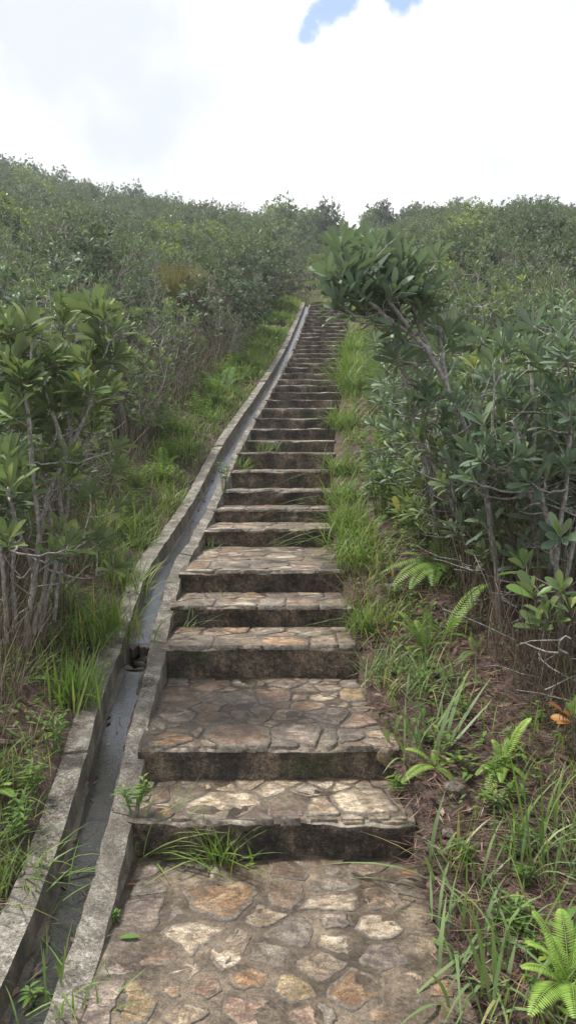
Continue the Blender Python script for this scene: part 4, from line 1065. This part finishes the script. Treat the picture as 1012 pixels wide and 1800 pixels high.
hero('red_tipped_shoot', 'low shoot with red and yellow young leaves at the right edge',
     [[(1010, 1330, 2.5), (1008, 1290, 2.48), (1003, 1255, 2.45)]], [(1003, 1255, 2.45, 1.0)], 0.09, 10, 'leaf_light', 507, dD=0.72, r0=0.005, wr=0.4, twigs=0, accent=('leaf_red', 0.55))

# ------------------------------------------------------------------ bright leafy undergrowth hugging the right side of the steps
def leafy_herb(name, label, x, y, h, spread, n, L, lm, seed, cat='plant', group=None, wr=0.34):
    rr = np.random.default_rng(seed); z = float(ground(x, y)); e = empty(name, (x, y, z)); lf, wd = MB(), MB()
    for k in range(n):
        a = rr.uniform(0, 6.28); q_ = spread * math.sqrt(rr.random())
        tip = np.array([math.cos(a) * q_, math.sin(a) * q_, h * rr.uniform(0.5, 1.0)]); b0 = np.array([math.cos(a), math.sin(a), 0]) * q_ * 0.3
        S_ = bez(b0 - [0, 0, 0.03], tip, b0 + [0, 0, tip[2] * 0.5], tip - [0, 0, tip[2] * 0.2], 7); tube(wd, S_, np.linspace(0.003, 0.0012, 7), 4, 0.4)
        for s_ in range(2, 7):
            ph = rr.uniform(0, 6.28)
            for w_ in (0, math.pi):
                D = np.array([[math.cos(ph + w_), math.sin(ph + w_), rr.uniform(0.1, 0.6)]])
                l_ = L * rr.uniform(0.6, 1.1) * (0.75 if s_ == 6 else 1)
                leaf_batch(lf, S_[s_][None], D, [[0, 0, 1]], l_, l_ * wr, np.clip(rr.normal(0.5, 0.17), 0, 0.97), TPL_LANCE, curl=rr.uniform(0.05, 0.3))
    lf.build('foliage', M[lm], e); wd.build('stems', M[lm], e); tag(e, label, cat, group); return e
rr0 = np.random.default_rng(77)
und = []
for k in range(26):
    y = 5.6 + k * 0.33 + rr0.uniform(-0.1, 0.1); x = float(XR(y)) + rr0.uniform(0.35, 0.8)
    leafy_herb('leafy_herb', '%s green leafy herb %s the right bank, level with the %s step' % ('lime' if k % 3 else 'mid', 'low on' if x - float(XR(y)) < 0.55 else 'higher up', ordinal(int((Yk < y).sum()))), x, y, rr0.uniform(0.3, 0.6), rr0.uniform(0.16, 0.3), 15, 0.085, 'lime' if k % 3 else 'leaf_light', 900 + k, group='herbs on the right bank')
for k in range(15):
    y = 6.6 + k * 0.55 + rr0.uniform(-0.15, 0.15); x = float(XW(y)) - rr0.uniform(0.3, 0.65)
    leafy_herb('leafy_herb', 'bright green leafy herb %s the left verge, level with the %s step' % ('low on' if float(XW(y)) - x < 0.48 else 'high on', ordinal(int((Yk < y).sum()))), x, y, rr0.uniform(0.2, 0.4), rr0.uniform(0.14, 0.25), 12, 0.07, 'lime', 940 + k, group='herbs on the left verge')
def seed_at(px_, py_):
    rows = ('beside the fourth step', 'level with the third riser', 'level with the third tread', 'level with the second tread', 'level with the back of the landing', 'level with the middle of the landing', 'level with the landing front')
    cols_ = ('near the stone', 'on the litter', 'under the right shrubs')
    return cols_[min(2, max(0, int((px_ - 690) / 110)))] + ', ' + rows[min(6, max(0, int((py_ - 1060) / 92)))]
for k in range(16):
    px_, py_ = rr0.uniform(690, 1000), rr0.uniform(1060, 1700)
    if px_ < 690 + (py_ - 1060) * 0.22: px_ += 120
    p_ = gpx(px_, py_)
    e = leafy_herb('seedling', 'small %s seedling %s' % ('light green' if k % 2 else 'dark green', seed_at(px_, py_)), p_[0], p_[1], rr0.uniform(0.05, 0.12), 0.04, 4, 0.04, 'leaf_light' if k % 2 else 'leaf', 980 + k, 'seedling', 'seedlings on the litter bank')
def herb_px(px, py, h, spread, n, L, lm, seed, label, wr=0.34, dz=None):
    p = gpx(px, py) if dz is None else on_z(px, py, dz)
    e = leafy_herb('weed', label, p[0], p[1], h, spread, n, L, lm, seed, 'weed', wr=wr); e.location = tuple(p); return e
herb_px(238, 1432, 0.16, 0.05, 5, 0.055, 'leaf_light', 1, 'leafy weed growing between the drain kerb and the second tread', dz=0.17)
herb_px(405, 1172, 0.07, 0.03, 3, 0.045, 'leaf_light', 2, 'small leafy weed at the foot of the third riser', dz=float(Zk[1]) + 0.004)
herb_px(540, 1090, 0.08, 0.05, 3, 0.05, 'leaf_light', 3, 'small broad-leaved weed in front of the fourth riser', dz=float(Zk[2]) + 0.004)
herb_px(394, 858, 0.2, 0.06, 6, 0.06, 'leaf_light', 4, 'bright weed on the drain kerb beside the ninth step', dz=1.3)
herb_px(200, 1612, 0.03, 0.015, 3, 0.025, 'leaf_light', 5, 'tiny weed beside the kerb on the bottom landing', dz=0.01)
herb_px(648, 1496, 0.03, 0.012, 2, 0.02, 'leaf_light', 6, 'tiny seedling at the foot of the lowest riser', dz=0.005)
herb_px(75, 1785, 0.12, 0.04, 3, 0.05, 'leaf_light', 7, 'weed with a pale flower in the drain at the bottom left', dz=-0.12)
for k, (px, py, h, lb) in enumerate(((95, 1330, 0.26, 'upright leafy weed beside the lower drain wall'), (60, 1400, 0.22, 'low leafy weed left of the lower drain wall'), (30, 1480, 0.25, 'leafy weed at the left edge beside the drain wall'), (345, 800, 0.3, 'bright leafy clump left of the drain below the thicket'), (705, 1395, 0.1, 'small weed in the litter right of the second tread'), (880, 1420, 0.08, 'small weed below the lower fern'), (262, 905, 0.18, 'reddish-tipped weed in the left verge grass'))):
    herb_px(px, py, h * 0.8, 0.08, 6, 0.055, 'leaf_light', 20 + k, lb, wr=0.28)

# ------------------------------------------------------------------ ferns
def frond(mb_, B, L_, seed, np_=24, wid=0.2):
    rr = np.random.default_rng(seed); n = len(B)
    tube(mb_, B, np.linspace(0.0022, 0.0006, n), 4, 0.3, cap=False)
    t_ = np.linspace(0.14, 0.985, np_)
    P = np.stack([np.interp(t_ * (n - 1), np.arange(n), B[:, k]) for k in range(3)], 1)
    T = nrm(np.stack([np.interp(t_ * (n - 1), np.arange(n), np.gradient(B, axis=0)[:, k]) for k in range(3)], 1))
    S = nrm(np.cross(T, [0, 0, 1.0])); Up = np.cross(S, T)
    w_ = L_ * wid * np.sin(np.clip((t_ - 0.02) / 0.98, 0, 1) ** 0.62 * math.pi) ** 0.75 + 0.006
    for sg in (-1, 1):
        D = S * sg + T * 0.32 - Up * 0.12
        leaf_batch(mb_, P, D, Up, w_, L_ * 0.9 / np_ * 0.8, np.clip(rr.normal(0.5, 0.15, np_), 0, 1), TPL_LANCE if np_ > 18 else TPL_LOW, fold=0.1, curl=0.12)
def fern(label, px, py, tips, mat_, seed, L=0.3, wid=0.2, base=None):
    p = gpx(px, py) if base is None else base
    D0 = (p[1] - EYE[1]) ; rr = np.random.default_rng(seed)
    e = empty('fern', tuple(p)); tag(e, label, 'fern')
    for k, (tx, ty, dd) in enumerate(tips):
        q_ = pt(tx, ty, D0 / 0.99 + dd); ln = np.linalg.norm(q_ - p)
        c1 = p + (q_ - p) * 0.2 + [0, 0, 0.28 * ln]; c2 = p + (q_ - p) * 0.7 + [0, 0, 0.24 * ln]
        mb_ = MB(); frond(mb_, bez(p, q_, c1, c2, 14), ln, seed * 50 + k, 30, wid * 0.85); o = mb_.build('frond', M[mat_]); place_local(o, e)
fern('large bright fern at the bottom right corner', 1000, 1745, [(935, 1602, 0.1), (985, 1598, 0.15), (925, 1658, 0.0), (930, 1785, -0.1), (915, 1700, 0.05), (1010, 1790, -0.15), (1040, 1620, 0.1), (1060, 1700, 0), (960, 1640, 0.2)], 'fern', 1)
fern('low star-shaped bright fern right of the third tread', 765, 1350, [(705, 1376, -0.05), (712, 1316, 0.05), (828, 1340, 0.05), (796, 1374, -0.05), (762, 1318, 0.1)], 'fern', 2, wid=0.22)
fern('bright upright fern with hanging fronds right of the star-shaped fern', 882, 1345, [(932, 1262, 0.05), (835, 1362, -0.02), (852, 1412, -0.1), (880, 1375, -0.1), (920, 1325, 0.05), (900, 1290, 0.1), (865, 1300, 0.1), (925, 1370, -0.05)], 'fern', 3, wid=0.2)
fern('spreading green fern below the pale double trunk', 775, 1000, [(668, 1008, -0.1), (738, 1006, -0.2), (772, 915, 0.0), (812, 945, 0.1), (790, 1000, -0.15), (700, 975, 0.1), (755, 950, 0.1), (690, 1030, -0.3), (720, 1035, -0.35), (830, 985, -0.2), (760, 1030, -0.4)], 'fern_mid', 4, wid=0.24)
fern('green fern at the foot of the dry stems right of the bare trunk', 845, 1000, [(815, 985, -0.1), (862, 938, 0), (885, 940, 0.1), (880, 985, -0.1), (835, 950, 0.1)], 'fern_dark', 5, wid=0.24)
fern('narrow upright fern on the litter bank right of the fourth step', 748, 1150, [(750, 1072, 0), (690, 1092, -0.05), (735, 1160, -0.1), (765, 1110, 0), (700, 1075, 0.1), (715, 1140, -0.1), (790, 1130, -0.05), (730, 1090, 0.1)], 'fern_mid', 6, wid=0.2)
fern('arching yellow-green fern on the shaded bank below the dry stems', 780, 1125, [(838, 1060, 0.05), (860, 1025, 0.1), (810, 1085, -0.1), (750, 1100, 0), (820, 1120, -0.1)], 'fern_mid', 7, wid=0.2)
fern('small fern at the grass edge beside the sixth step', 655, 935, [(622, 915, -0.1), (680, 905, 0.1), (668, 945, -0.1), (640, 905, 0)], 'fern_mid', 8, wid=0.25)
fern('small dark fern in the shade below the young shrub', 835, 1150, [(805, 1165, -0.1), (850, 1118, 0), (870, 1150, 0), (825, 1120, 0.1)], 'fern_dark', 9, wid=0.22)
fern('small pale fern left of the drain beneath the twiggy shrubs', 290, 822, [(262, 800, 0), (318, 802, 0.1), (285, 785, 0.1), (305, 820, -0.1)], 'fern', 10, wid=0.25)
fern('fern with arching fronds under the thicket left of the upper drain', 392, 690, [(352, 655, 0.2), (425, 665, -0.1), (410, 645, 0.2), (370, 690, -0.2), (420, 690, -0.2)], 'fern_dark', 11, wid=0.24)
fern('small fern at the left picture edge beside the drain wall', -12, 1400, [(20, 1378, 0), (5, 1352, 0.05), (-20, 1340, 0), (25, 1400, -0.05)], 'fern', 12, wid=0.22)
fern('small fern beside the right edge of the third tread', 690, 1290, [(672, 1262, 0), (705, 1258, 0.05), (715, 1285, 0), (680, 1300, -0.05)], 'fern_dark', 13, wid=0.22)

# ------------------------------------------------------------------ grass tufts one can tell apart
def tuft(label, p, n, L, W, seed, lm='grass', spread=0.05, lean=0.5, droop=0.4, dryness=0.0, az=None):
    rr = np.random.default_rng(seed); mb_ = MB()
    P = np.zeros((n, 3)); P[:, :2] = rr.normal(0, spread, (n, 2)); P[:, 2] = -0.01
    a = rr.uniform(0, 6.28, n) if az is None else rr.normal(az[0], az[1], n)
    var = np.clip(rr.normal(0.5, 0.18, n), 0, 0.88); var[rr.random(n) < dryness] = 0.99
    blades(mb_, P, a, L * rr.uniform(0.5, 1.1, n), W * rr.uniform(0.7, 1.2, n), np.abs(rr.normal(0, lean, n)), np.abs(rr.normal(0, droop, n)), var, rows=6)
    o = mb_.build('grass_tuft', M[lm], loc=tuple(p)); tag(o, label, 'grass tuft'); return o
z0, z1 = 0.004, float(Zk[0])
tuft('bushy grass tuft growing at the foot of the lowest riser', on_z(388, 1506, z0), 130, 0.2, 0.008, 1, spread=0.05, lean=0.45, droop=0.35, dryness=0.12)
tuft('sprawling long grass blades at the left end of the lowest riser', on_z(262, 1500, z0), 34, 0.34, 0.007, 2, spread=0.03, lean=0.8, droop=0.5, az=(0.1, 0.8))
tuft('thin grass beside the drain kerb at the third riser', on_z(318, 1172, float(Zk[1])), 14, 0.22, 0.006, 3, 'grass_blue', 0.03, 0.8, 0.4, az=(0.5, 0.7))
tuft('small grass at the kerb end of the fourth riser', on_z(335, 1105, float(Zk[2])), 12, 0.22, 0.007, 4, 'grass_blue', 0.03, 0.7, 0.6, 0.1, az=(0.3, 0.8))
tuft('sparse grass at the foot of the third riser centre', on_z(435, 1178, float(Zk[1])), 20, 0.13, 0.005, 5, 'grass_blue', 0.05, 0.6, 0.4)
tuft('tiny grass sprig on the face of the fifth riser', on_z(392, 1046, float(Zk[3])), 14, 0.09, 0.005, 6, 'grass_blue', 0.03, 0.5, 0.4)
tuft('bright upright grass tuft left of the broken drain joint', gpx(140, 1245), 150, 0.32, 0.01, 7, spread=0.06, lean=0.22, droop=0.3, dryness=0.06)
tuft('large feathery grass tuft left of the drain above the broken joint', gpx(185, 1125), 170, 0.42, 0.009, 8, spread=0.09, lean=0.35, droop=0.4, dryness=0.06)
tuft('loose grass tuft on the left verge behind the large tuft', gpx(225, 1040), 120, 0.34, 0.008, 9, spread=0.1, lean=0.4, droop=0.4, dryness=0.1)
tuft('light green arching grass clump left of the drain below the thicket', gpx(195, 945), 160, 0.45, 0.009, 10, spread=0.12, lean=0.35, droop=0.5, dryness=0.06)
tuft('dense grass tuft at the left edge beside the lower wall', gpx(35, 1560), 90, 0.25, 0.009, 11, spread=0.08, lean=0.5, droop=0.5)
tuft('grass sprouting in the drain by the kerb at the bottom left', on_z(135, 1690, -0.06), 30, 0.16, 0.006, 12, spread=0.05, lean=0.45, droop=0.35)
tuft('long grass blades hanging over the kerb at the bottom left corner', on_z(105, 1790, -0.04), 26, 0.24, 0.007, 13, spread=0.07, lean=0.4, droop=0.4)
tuft('broad-bladed grass clump in the litter right of the landing', gpx(800, 1545), 26, 0.3, 0.013, 14, 'grass_blue', 0.08, 0.55, 0.6, 0.1)
tuft('broad-bladed grass clump at the bottom right beside the landing', gpx(850, 1745), 40, 0.28, 0.014, 15, 'grass_blue', 0.08, 0.5, 0.6, 0.08)
tuft('broad-bladed grass at the right edge of the landing front', gpx(838, 1650), 24, 0.27, 0.013, 16, 'grass_blue', 0.06, 0.6, 0.6, 0.1)
tuft('tall slender grass with two high arching blades right of the ferns', gpx(865, 1560), 9, 0.5, 0.008, 17, 'grass', 0.05, 0.25, 0.45)
tuft('tall slender grass rising before the red-tipped shoot', gpx(930, 1500), 9, 0.6, 0.009, 18, 'grass', 0.05, 0.2, 0.5)
tuft('deep green thick grass clump at the right edge below the ferns', gpx(1010, 1530), 110, 0.36, 0.009, 19, 'grass_blue', 0.09, 0.35, 0.5)
tuft('fine grass clump in front of the thick clump at the right edge', gpx(955, 1620), 34, 0.26, 0.006, 20, 'grass', 0.1, 0.5, 0.5, 0.15)
tuft('dry bent grass drooping over the second riser at the right', gpx(660, 1330), 16, 0.2, 0.009, 21, 'grass_blue', 0.03, 0.9, 0.7, 0.5, az=(3.4, 0.5))
tuft('wide grass blades on the bank right of the third tread', gpx(735, 1330), 24, 0.34, 0.014, 22, 'grass_blue', 0.05, 0.5, 0.4)
tuft('bluish grass tuft on the bank beside the third riser', gpx(760, 1210), 90, 0.26, 0.008, 23, 'grass_blue', 0.09, 0.6, 0.5, 0.1)
tuft('long solitary grass blades leaning across the litter bank', gpx(770, 1320), 5, 0.42, 0.016, 24, 'grass_blue', 0.02, 0.75, 0.3, az=(0.6, 0.25))
tuft('grass tuft hanging over the right end of the fourth step', gpx(640, 1110), 110, 0.27, 0.008, 25, 'grass', 0.06, 0.6, 0.55, 0.08)
tuft('grass tuft by the right end of the third riser', gpx(665, 1190), 70, 0.24, 0.008, 26, 'grass_blue', 0.06, 0.6, 0.5, 0.12)
for k, (Yv, n, L, lb) in enumerate(((5.55, 150, 0.36, 'tall grass tuft at the right end of the fifth step'), (6.1, 160, 0.38, 'tall grass tuft beside the long sixth tread'), (6.8, 170, 0.42, 'bright dense grass tuft at the right end of the sixth riser'), (7.7, 170, 0.42, 'bright grass tuft at the right end of the eighth riser'),
        (8.6, 170, 0.42, 'bright grass tuft at the right end of the ninth step'), (10.2, 200, 0.5, 'grass tuft overhanging the right end of the eleventh step'), (12.2, 280, 0.75, 'large drooping grass tussock halfway up on the right of the steps'), (13.8, 260, 0.6, 'grass tussock just above the drooping one'), (15.5, 260, 0.6, 'grass tussock below the overhanging leafy crown'))):
    x = float(XR(Yv)) + 0.1; tuft(lb, (x, Yv, float(ground(x, Yv))), int(n * 0.7), L, 0.012, 60 + k, 'grass', 0.09, 0.5, 0.7, 0.06)
rl = np.random.default_rng(5)
for k in range(16):
    Yv = 4.75 + k * 0.7; x = float(XW(Yv)) - rl.uniform(0.08, 0.45)
    tuft('bright arching grass tuft on the left verge, level with the %s step%s' % (ordinal(int((Yk < Yv).sum())), ', farther up' if int((Yk < Yv).sum()) == int((Yk < Yv - 0.7).sum()) and k else ''), (x, Yv, float(ground(x, Yv))), 70, rl.uniform(0.2, 0.36), 0.01, 120 + k, 'grass', 0.07, 0.45, 0.55, 0.06)
tuft('grass growing across the tenth tread', (float(XL(9.3)) + 0.3, 9.55, float(Zk[9]) + 0.004), 60, 0.22, 0.007, 80, spread=0.12, lean=0.5, droop=0.4)
tuft('grass at the kerb end of the tenth step', (float(XL(9.0)) + 0.05, 9.0, float(Zk[8]) + 0.004), 60, 0.22, 0.007, 81, spread=0.06, lean=0.5, droop=0.4)
tuft('small grass at the kerb end of the sixth riser', (float(XL(6.7)) + 0.06, 6.66, float(Zk[4]) + 0.004), 26, 0.12, 0.006, 82, spread=0.03, lean=0.4, droop=0.4)

# ------------------------------------------------------------------ uncounted ground cover
def scatter(n, ya, yb, side, d0, d1, seed, pw=1.0, dens=None):
    rr = np.random.default_rng(seed); y = ya + (yb - ya) * rr.random(n) ** pw
    d = d0 + (d1 - d0) * rr.random(n)
    x = XW(y) - d if side == 'L' else XR(y) + d
    return np.stack([x, y, ground(x, y)], 1), d, rr
gm = MB()
for (n, ya, yb, sd, d0, d1, Lm, seed, pw) in ((10000, 2.2, 24, 'L', 0.0, 0.6, 0.16, 1, 1.0), (4200, 2.0, 8, 'L', 0.05, 1.3, 0.17, 2, 1.0), (5000, 7, 24, 'L', 0.2, 1.0, 0.2, 7, 1.0), (3800, 4.6, 24, 'R', 0.0, 0.32, 0.22, 3, 1.0), (5200, 1.6, 5, 'R', 0.03, 1.5, 0.15, 4, 1.0), (2200, 8, 24, 'R', 0.2, 0.9, 0.2, 5, 1.0), (900, 23, 28, 'L', -0.8, 0.8, 0.2, 6, 1.0)):
    P, d, rr = scatter(n, ya, yb, sd, d0, d1, seed, pw)
    keep = vn(P[:, 0] * 2.6, P[:, 1] * 2.6, 9) + rr.normal(0, 0.35, n) > (-0.05 if sd == 'L' else 0.0)
    P = P[keep]; k = len(P); var = np.clip(rr.normal(0.5, 0.2, k), 0, 0.9); var[rr.random(k) < 0.22] = 0.98
    blades(gm, P, rr.uniform(0, 6.28, k), Lm * rr.uniform(0.4, 1.2, k), np.maximum(0.005, 0.0009 * P[:, 1]) * rr.uniform(0.7, 1.3, k), np.abs(rr.normal(0, 0.5, k)), np.abs(rr.normal(0, 0.45, k)), var)
wm = MB()
for (n, ya, yb, sd, d0, d1, seed) in ((1100, 2.0, 9.0, 'L', 0.05, 1.5, 51), (1500, 9, 22, 'L', 0.1, 0.9, 52), (900, 1.7, 6.0, 'R', 0.15, 1.6, 53), (1500, 6, 20, 'R', 0.15, 1.0, 54)):
    P, d, rr = scatter(n, ya, yb, sd, d0, d1, seed)
    keep = vn(P[:, 0] * 1.9, P[:, 1] * 1.9, 19) + rr.normal(0, 0.3, n) > 0.0
    P = P[keep]
    for p in P:
        h_ = rr.uniform(0.02, 0.14); k = int(rr.integers(4, 9)); a = rr.uniform(0, 6.28, k)
        q_ = np.stack([np.cos(a) * 0.01, np.sin(a) * 0.01, rr.uniform(0.3, 1, k) * h_], 1) + p
        L_ = rr.uniform(0.025, 0.06) * max(1, p[1] / 7)
        leaf_batch(wm, q_, np.stack([np.cos(a), np.sin(a), rr.uniform(0, 0.8, k)], 1), [[0, 0, 1]], L_, L_ * 0.4, np.clip(rr.normal(0.45, 0.2, k), 0, 0.95), TPL_LOW, curl=0.15)
o = wm.build('low_weeds', M['leaf_light']); tag(o, 'scattered low green weeds covering the banks', 'weeds', kind='stuff')
o = gm.build('verge_grass', M['grass']); tag(o, 'loose green grass along both edges of the steps and drain', 'grass', kind='stuff')
# dry upright stalks and dead grass under the shrubs
dm = MB()
for (n, ya, yb, sd, d0, d1, Lm, seed) in ((4200, 2.6, 6.0, 'L', 0.25, 1.6, 0.7, 11), (2600, 5.5, 14, 'L', 0.6, 1.6, 0.75, 12), (5500, 3.0, 6.8, 'R', 0.6, 1.9, 0.8, 13), (2200, 6.0, 14, 'R', 0.7, 1.8, 0.75, 14), (900, 14, 26, 'L', 0.7, 1.6, 0.8, 15)):
    P, d, rr = scatter(n, ya, yb, sd, d0, d1, seed)
    blades(dm, P, rr.uniform(0, 6.28, n), Lm * (0.25 + 1.0 * rr.random(n) ** 1.8), np.maximum(0.0035, 0.0006 * P[:, 1]) * rr.uniform(0.6, 1.4, n), np.abs(rr.normal(0, 0.32, n)), np.abs(rr.normal(0, 0.2, n)), np.clip(rr.normal(0.5, 0.27, n), 0, 1), rows=4)
o = dm.build('dry_stalks', M['dry']); tag(o, 'dry grey stalks standing under the shrubs on both banks', 'dry stalks', kind='stuff')
tm = MB()
for (n, ya, yb, sd, d0, d1, seed) in ((620, 3.0, 6.8, 'R', 0.6, 1.8, 21), (160, 3.4, 8, 'L', 0.6, 1.7, 22)):
    P, d, rr = scatter(n, ya, yb, sd, d0, d1, seed)
    for p in P:
        dr_ = nrm(rr.normal(0, 1, 3) * [1, 1, 0.6] + [0, 0, 0.25]); ln = rr.uniform(0.1, 0.38); a = p + [0, 0, rr.uniform(0.02, 0.45)]
        b_ = a + dr_ * ln; b_[2] = max(b_[2], float(ground(b_[0], b_[1])) + 0.01)
        tube(tm, bez(a, b_, a + dr_ * ln * 0.3 + rr.normal(0, 0.04, 3), b_ - dr_ * ln * 0.3 + rr.normal(0, 0.04, 3), 5), np.linspace(0.004, 0.0015, 5) * rr.uniform(0.5, 1.4), 4)
o = tm.build('dead_branches', M['bark']); tag(o, 'tangle of thin dead grey branches under the shrubs', 'dead branches', kind='stuff')
# litter of dead leaves, needles and twigs on the banks
lm_ = MB()
for (n, ya, yb, sd, d0, d1, seed) in ((30000, 1.5, 6.5, 'R', -0.05, 1.6, 31), (9000, 1.8, 7.0, 'L', 0.02, 1.3, 32), (3500, 6, 14, 'R', 0.1, 1.2, 33), (2000, 7, 14, 'L', 0.1, 1.2, 34)):
    P, d, rr = scatter(n, ya, yb, sd, d0, d1, seed); P[:, 2] += rr.uniform(0.002, 0.02, n)
    a = rr.uniform(0, 6.28, n); D = np.stack([np.cos(a), np.sin(a), rr.normal(0, 0.18, n)], 1)
    thin = rr.random(n) < 0.9
    L = np.where(thin, rr.uniform(0.05, 0.2, n), rr.uniform(0.025, 0.07, n)); W = np.where(thin, 0.0035, L * 0.4) * np.maximum(1, P[:, 1] / 6)
    leaf_batch(lm_, P, D, rr.normal(0, 0.3, (n, 3)) + [0, 0, 1], L, W, np.clip(rr.normal(0.42, 0.3, n), 0, 1), TPL_LOW, fold=0.1, curl=rr.uniform(-0.15, 0.2, n))
o = lm_.build('leaf_litter', M['litter']); tag(o, 'brown litter of dead leaves and needles on the banks', 'leaf litter', kind='stuff')

sm = MB(); rr = np.random.default_rng(91); n = 420       # silt, needles and dead leaves caught along the drain bed
yy_ = rr.uniform(1.6, 12, n); sd_ = rr.random(n)
sd_ = np.where(rr.random(n) < 0.7, np.where(sd_ < 0.5, 0.03 + sd_ * 0.3, 0.85 + (sd_ - 0.5) * 0.26), sd_)
xa = np.array([wall_x(q_) for q_ in yy_]); xb = XL(yy_) - KW(yy_); P = np.stack([xa + (xb - xa) * np.clip(sd_, 0.05, 0.95), yy_, np.array([floor_z(q_) for q_ in yy_]) + 0.013], 1)
P = P[np.abs(yy_ - YJ) > 0.2]; n = len(P); a = rr.normal(1.57, 0.6, n); thin = rr.random(n) < 0.6; L = np.where(thin, rr.uniform(0.04, 0.12, n), rr.uniform(0.02, 0.05, n))
leaf_batch(sm, P, np.stack([np.cos(a), np.sin(a), np.full(n, 0.22)], 1), rr.normal(0, 0.2, (n, 3)) + [0, 0, 1], L, np.where(thin, 0.003, L * 0.45), np.clip(rr.normal(0.4, 0.25, n), 0, 1), TPL_LOW, fold=0.1, curl=0.05)
o = sm.build('drain_litter', M['litter']); tag(o, 'dead needles and leaf scraps caught along the drain bed', 'leaf litter', kind='stuff')

# ------------------------------------------------------------------ single fallen leaves and pebbles on the stone
def fallen(label, px, py, z, L, lm, ang, v=5):
    p = on_z(px, py, z + 0.012); mb_ = MB()
    leaf_batch(mb_, [[-math.cos(ang) * L / 2, -math.sin(ang) * L / 2, 0]], [[math.cos(ang), math.sin(ang), 0.05]], [[0, 0, 1]], L, L * 0.42, v / 8, TPL_LANCE, fold=0.2, curl=0.05)
    o = mb_.build('fallen_leaf', M[lm], loc=tuple(p)); tag(o, label, 'leaf'); return o
fallen('green fallen leaf lying on the left of the bottom landing', 229, 1647, 0.0, 0.07, 'leaf_light', 0.05)
fallen('small yellow-green leaf on the moss at the back of the landing', 440, 1520, 0.0, 0.045, 'leaf_yellow', 0.5)
fallen('curled green leaf left of the grass tuft on the landing', 313, 1540, 0.0, 0.025, 'leaf_light', 0.1)
fallen('pale green leaf at the right edge of the landing', 765, 1655, 0.0, 0.05, 'leaf_yellow', 1.9)
fallen('rust-brown leaf beside the kerb at the back of the landing', 231, 1554, 0.0, 0.03, 'leaf_red', 0.2, 2)
fallen('orange-brown leaf in the litter at the right of the landing', 716, 1535, 0.01, 0.05, 'leaf_red', 2.8, 4)
def pebble(label, px, py, s_, col, seed):
    p = gpx(px, py); o = rubble(tuple(p + np.array([0, 0, s_ * 0.25])), (s_, s_ * 0.8, s_ * 0.6), seed, STONE[col], None); o.name = 'rock'; tag(o, label, 'rock')
pebble('yellow-tan rock in the litter right of the lowest riser', 790, 1468, 0.035, 'ochre', 3)
pebble('tan rock half buried in the bank right of the fourth step', 690, 1040, 0.07, 'tan', 4)
pebble('pale flat stone beside the right end of the lowest riser', 718, 1475, 0.035, 'pink', 5)
pebble('ochre rock on the bank under the star-shaped fern', 800, 1395, 0.06, 'ochre', 6)
pebble('small tan rock on the bank above the star-shaped fern', 800, 1250, 0.03, 'orange', 7)
for k, (px, py, s_) in enumerate(((742, 1420, 0.02), (760, 1525, 0.018), (828, 1440, 0.024), (705, 1245, 0.022), (770, 1275, 0.018), (815, 1600, 0.016), (900, 1480, 0.02), (690, 1130, 0.03), (655, 1000, 0.05))):
    pebble('small %s stone in the litter %s' % (('grey', 'tan', 'brown')[k % 3], ('below the star-shaped fern', 'behind the landing corner grass', 'under the upright fern', 'beside the third tread', 'left of the litter bank centre', 'at the landing edge', 'among the tall slender grass', 'beside the third riser', 'beside the sixth tread')[k]), px, py, s_, ('grey', 'tan', 'brown')[k % 3], 50 + k)
def twig(label, pxs, z, rad):
    P = np.array([on_z(a, b_, z) for a, b_ in pxs]); mb_ = MB(); P[:, 2] += 0.01
    tube(mb_, P, np.linspace(rad, rad * 0.5, len(P)), 5); o = mb_.build('fallen_twig', M['bark_brown']); tag(o, label, 'twig')
twig('dark twig lying at the right back of the landing', [(620, 1540), (650, 1548), (672, 1560), (700, 1572)], 0.004, 0.003)
twig('thin dark twig pointing up the landing toward the riser', [(655, 1522), (668, 1545), (680, 1562)], 0.008, 0.0025)
twig('pale twig crossing the landing right edge', [(700, 1575), (730, 1582), (755, 1588)], 0.012, 0.003)

# ------------------------------------------------------------------ thin humid air between here and the ridge
m, t, b, o = mat('humid_air')
t.nodes.remove(b)
pv = t.nodes.new('ShaderNodeVolumePrincipled'); pv.inputs['Color'].default_value = (0.93, 0.96, 1.0, 1); pv.inputs['Density'].default_value = 0.0017; pv.inputs['Anisotropy'].default_value = 0.2
t.links.new(pv.outputs[0], o.inputs['Volume'])
mb = MB()
bx0, bx1, by0, by1, bz0, bz1 = -430, 430, -215, 520, float(gv[:, 2].min()) - 1.5, float(gv[:, 2].max()) + 6
V = [(x, y, z) for z in (bz0, bz1) for y in (by0, by1) for x in (bx0, bx1)]
mb.add(V, [[0, 2, 3, 1], [4, 5, 7, 6], [0, 1, 5, 4], [2, 6, 7, 3], [0, 4, 6, 2], [1, 3, 7, 5]])
hz = mb.build('haze', m, smooth=False); tag(hz, 'thin pale humid air over the hillside', 'haze', kind='stuff')
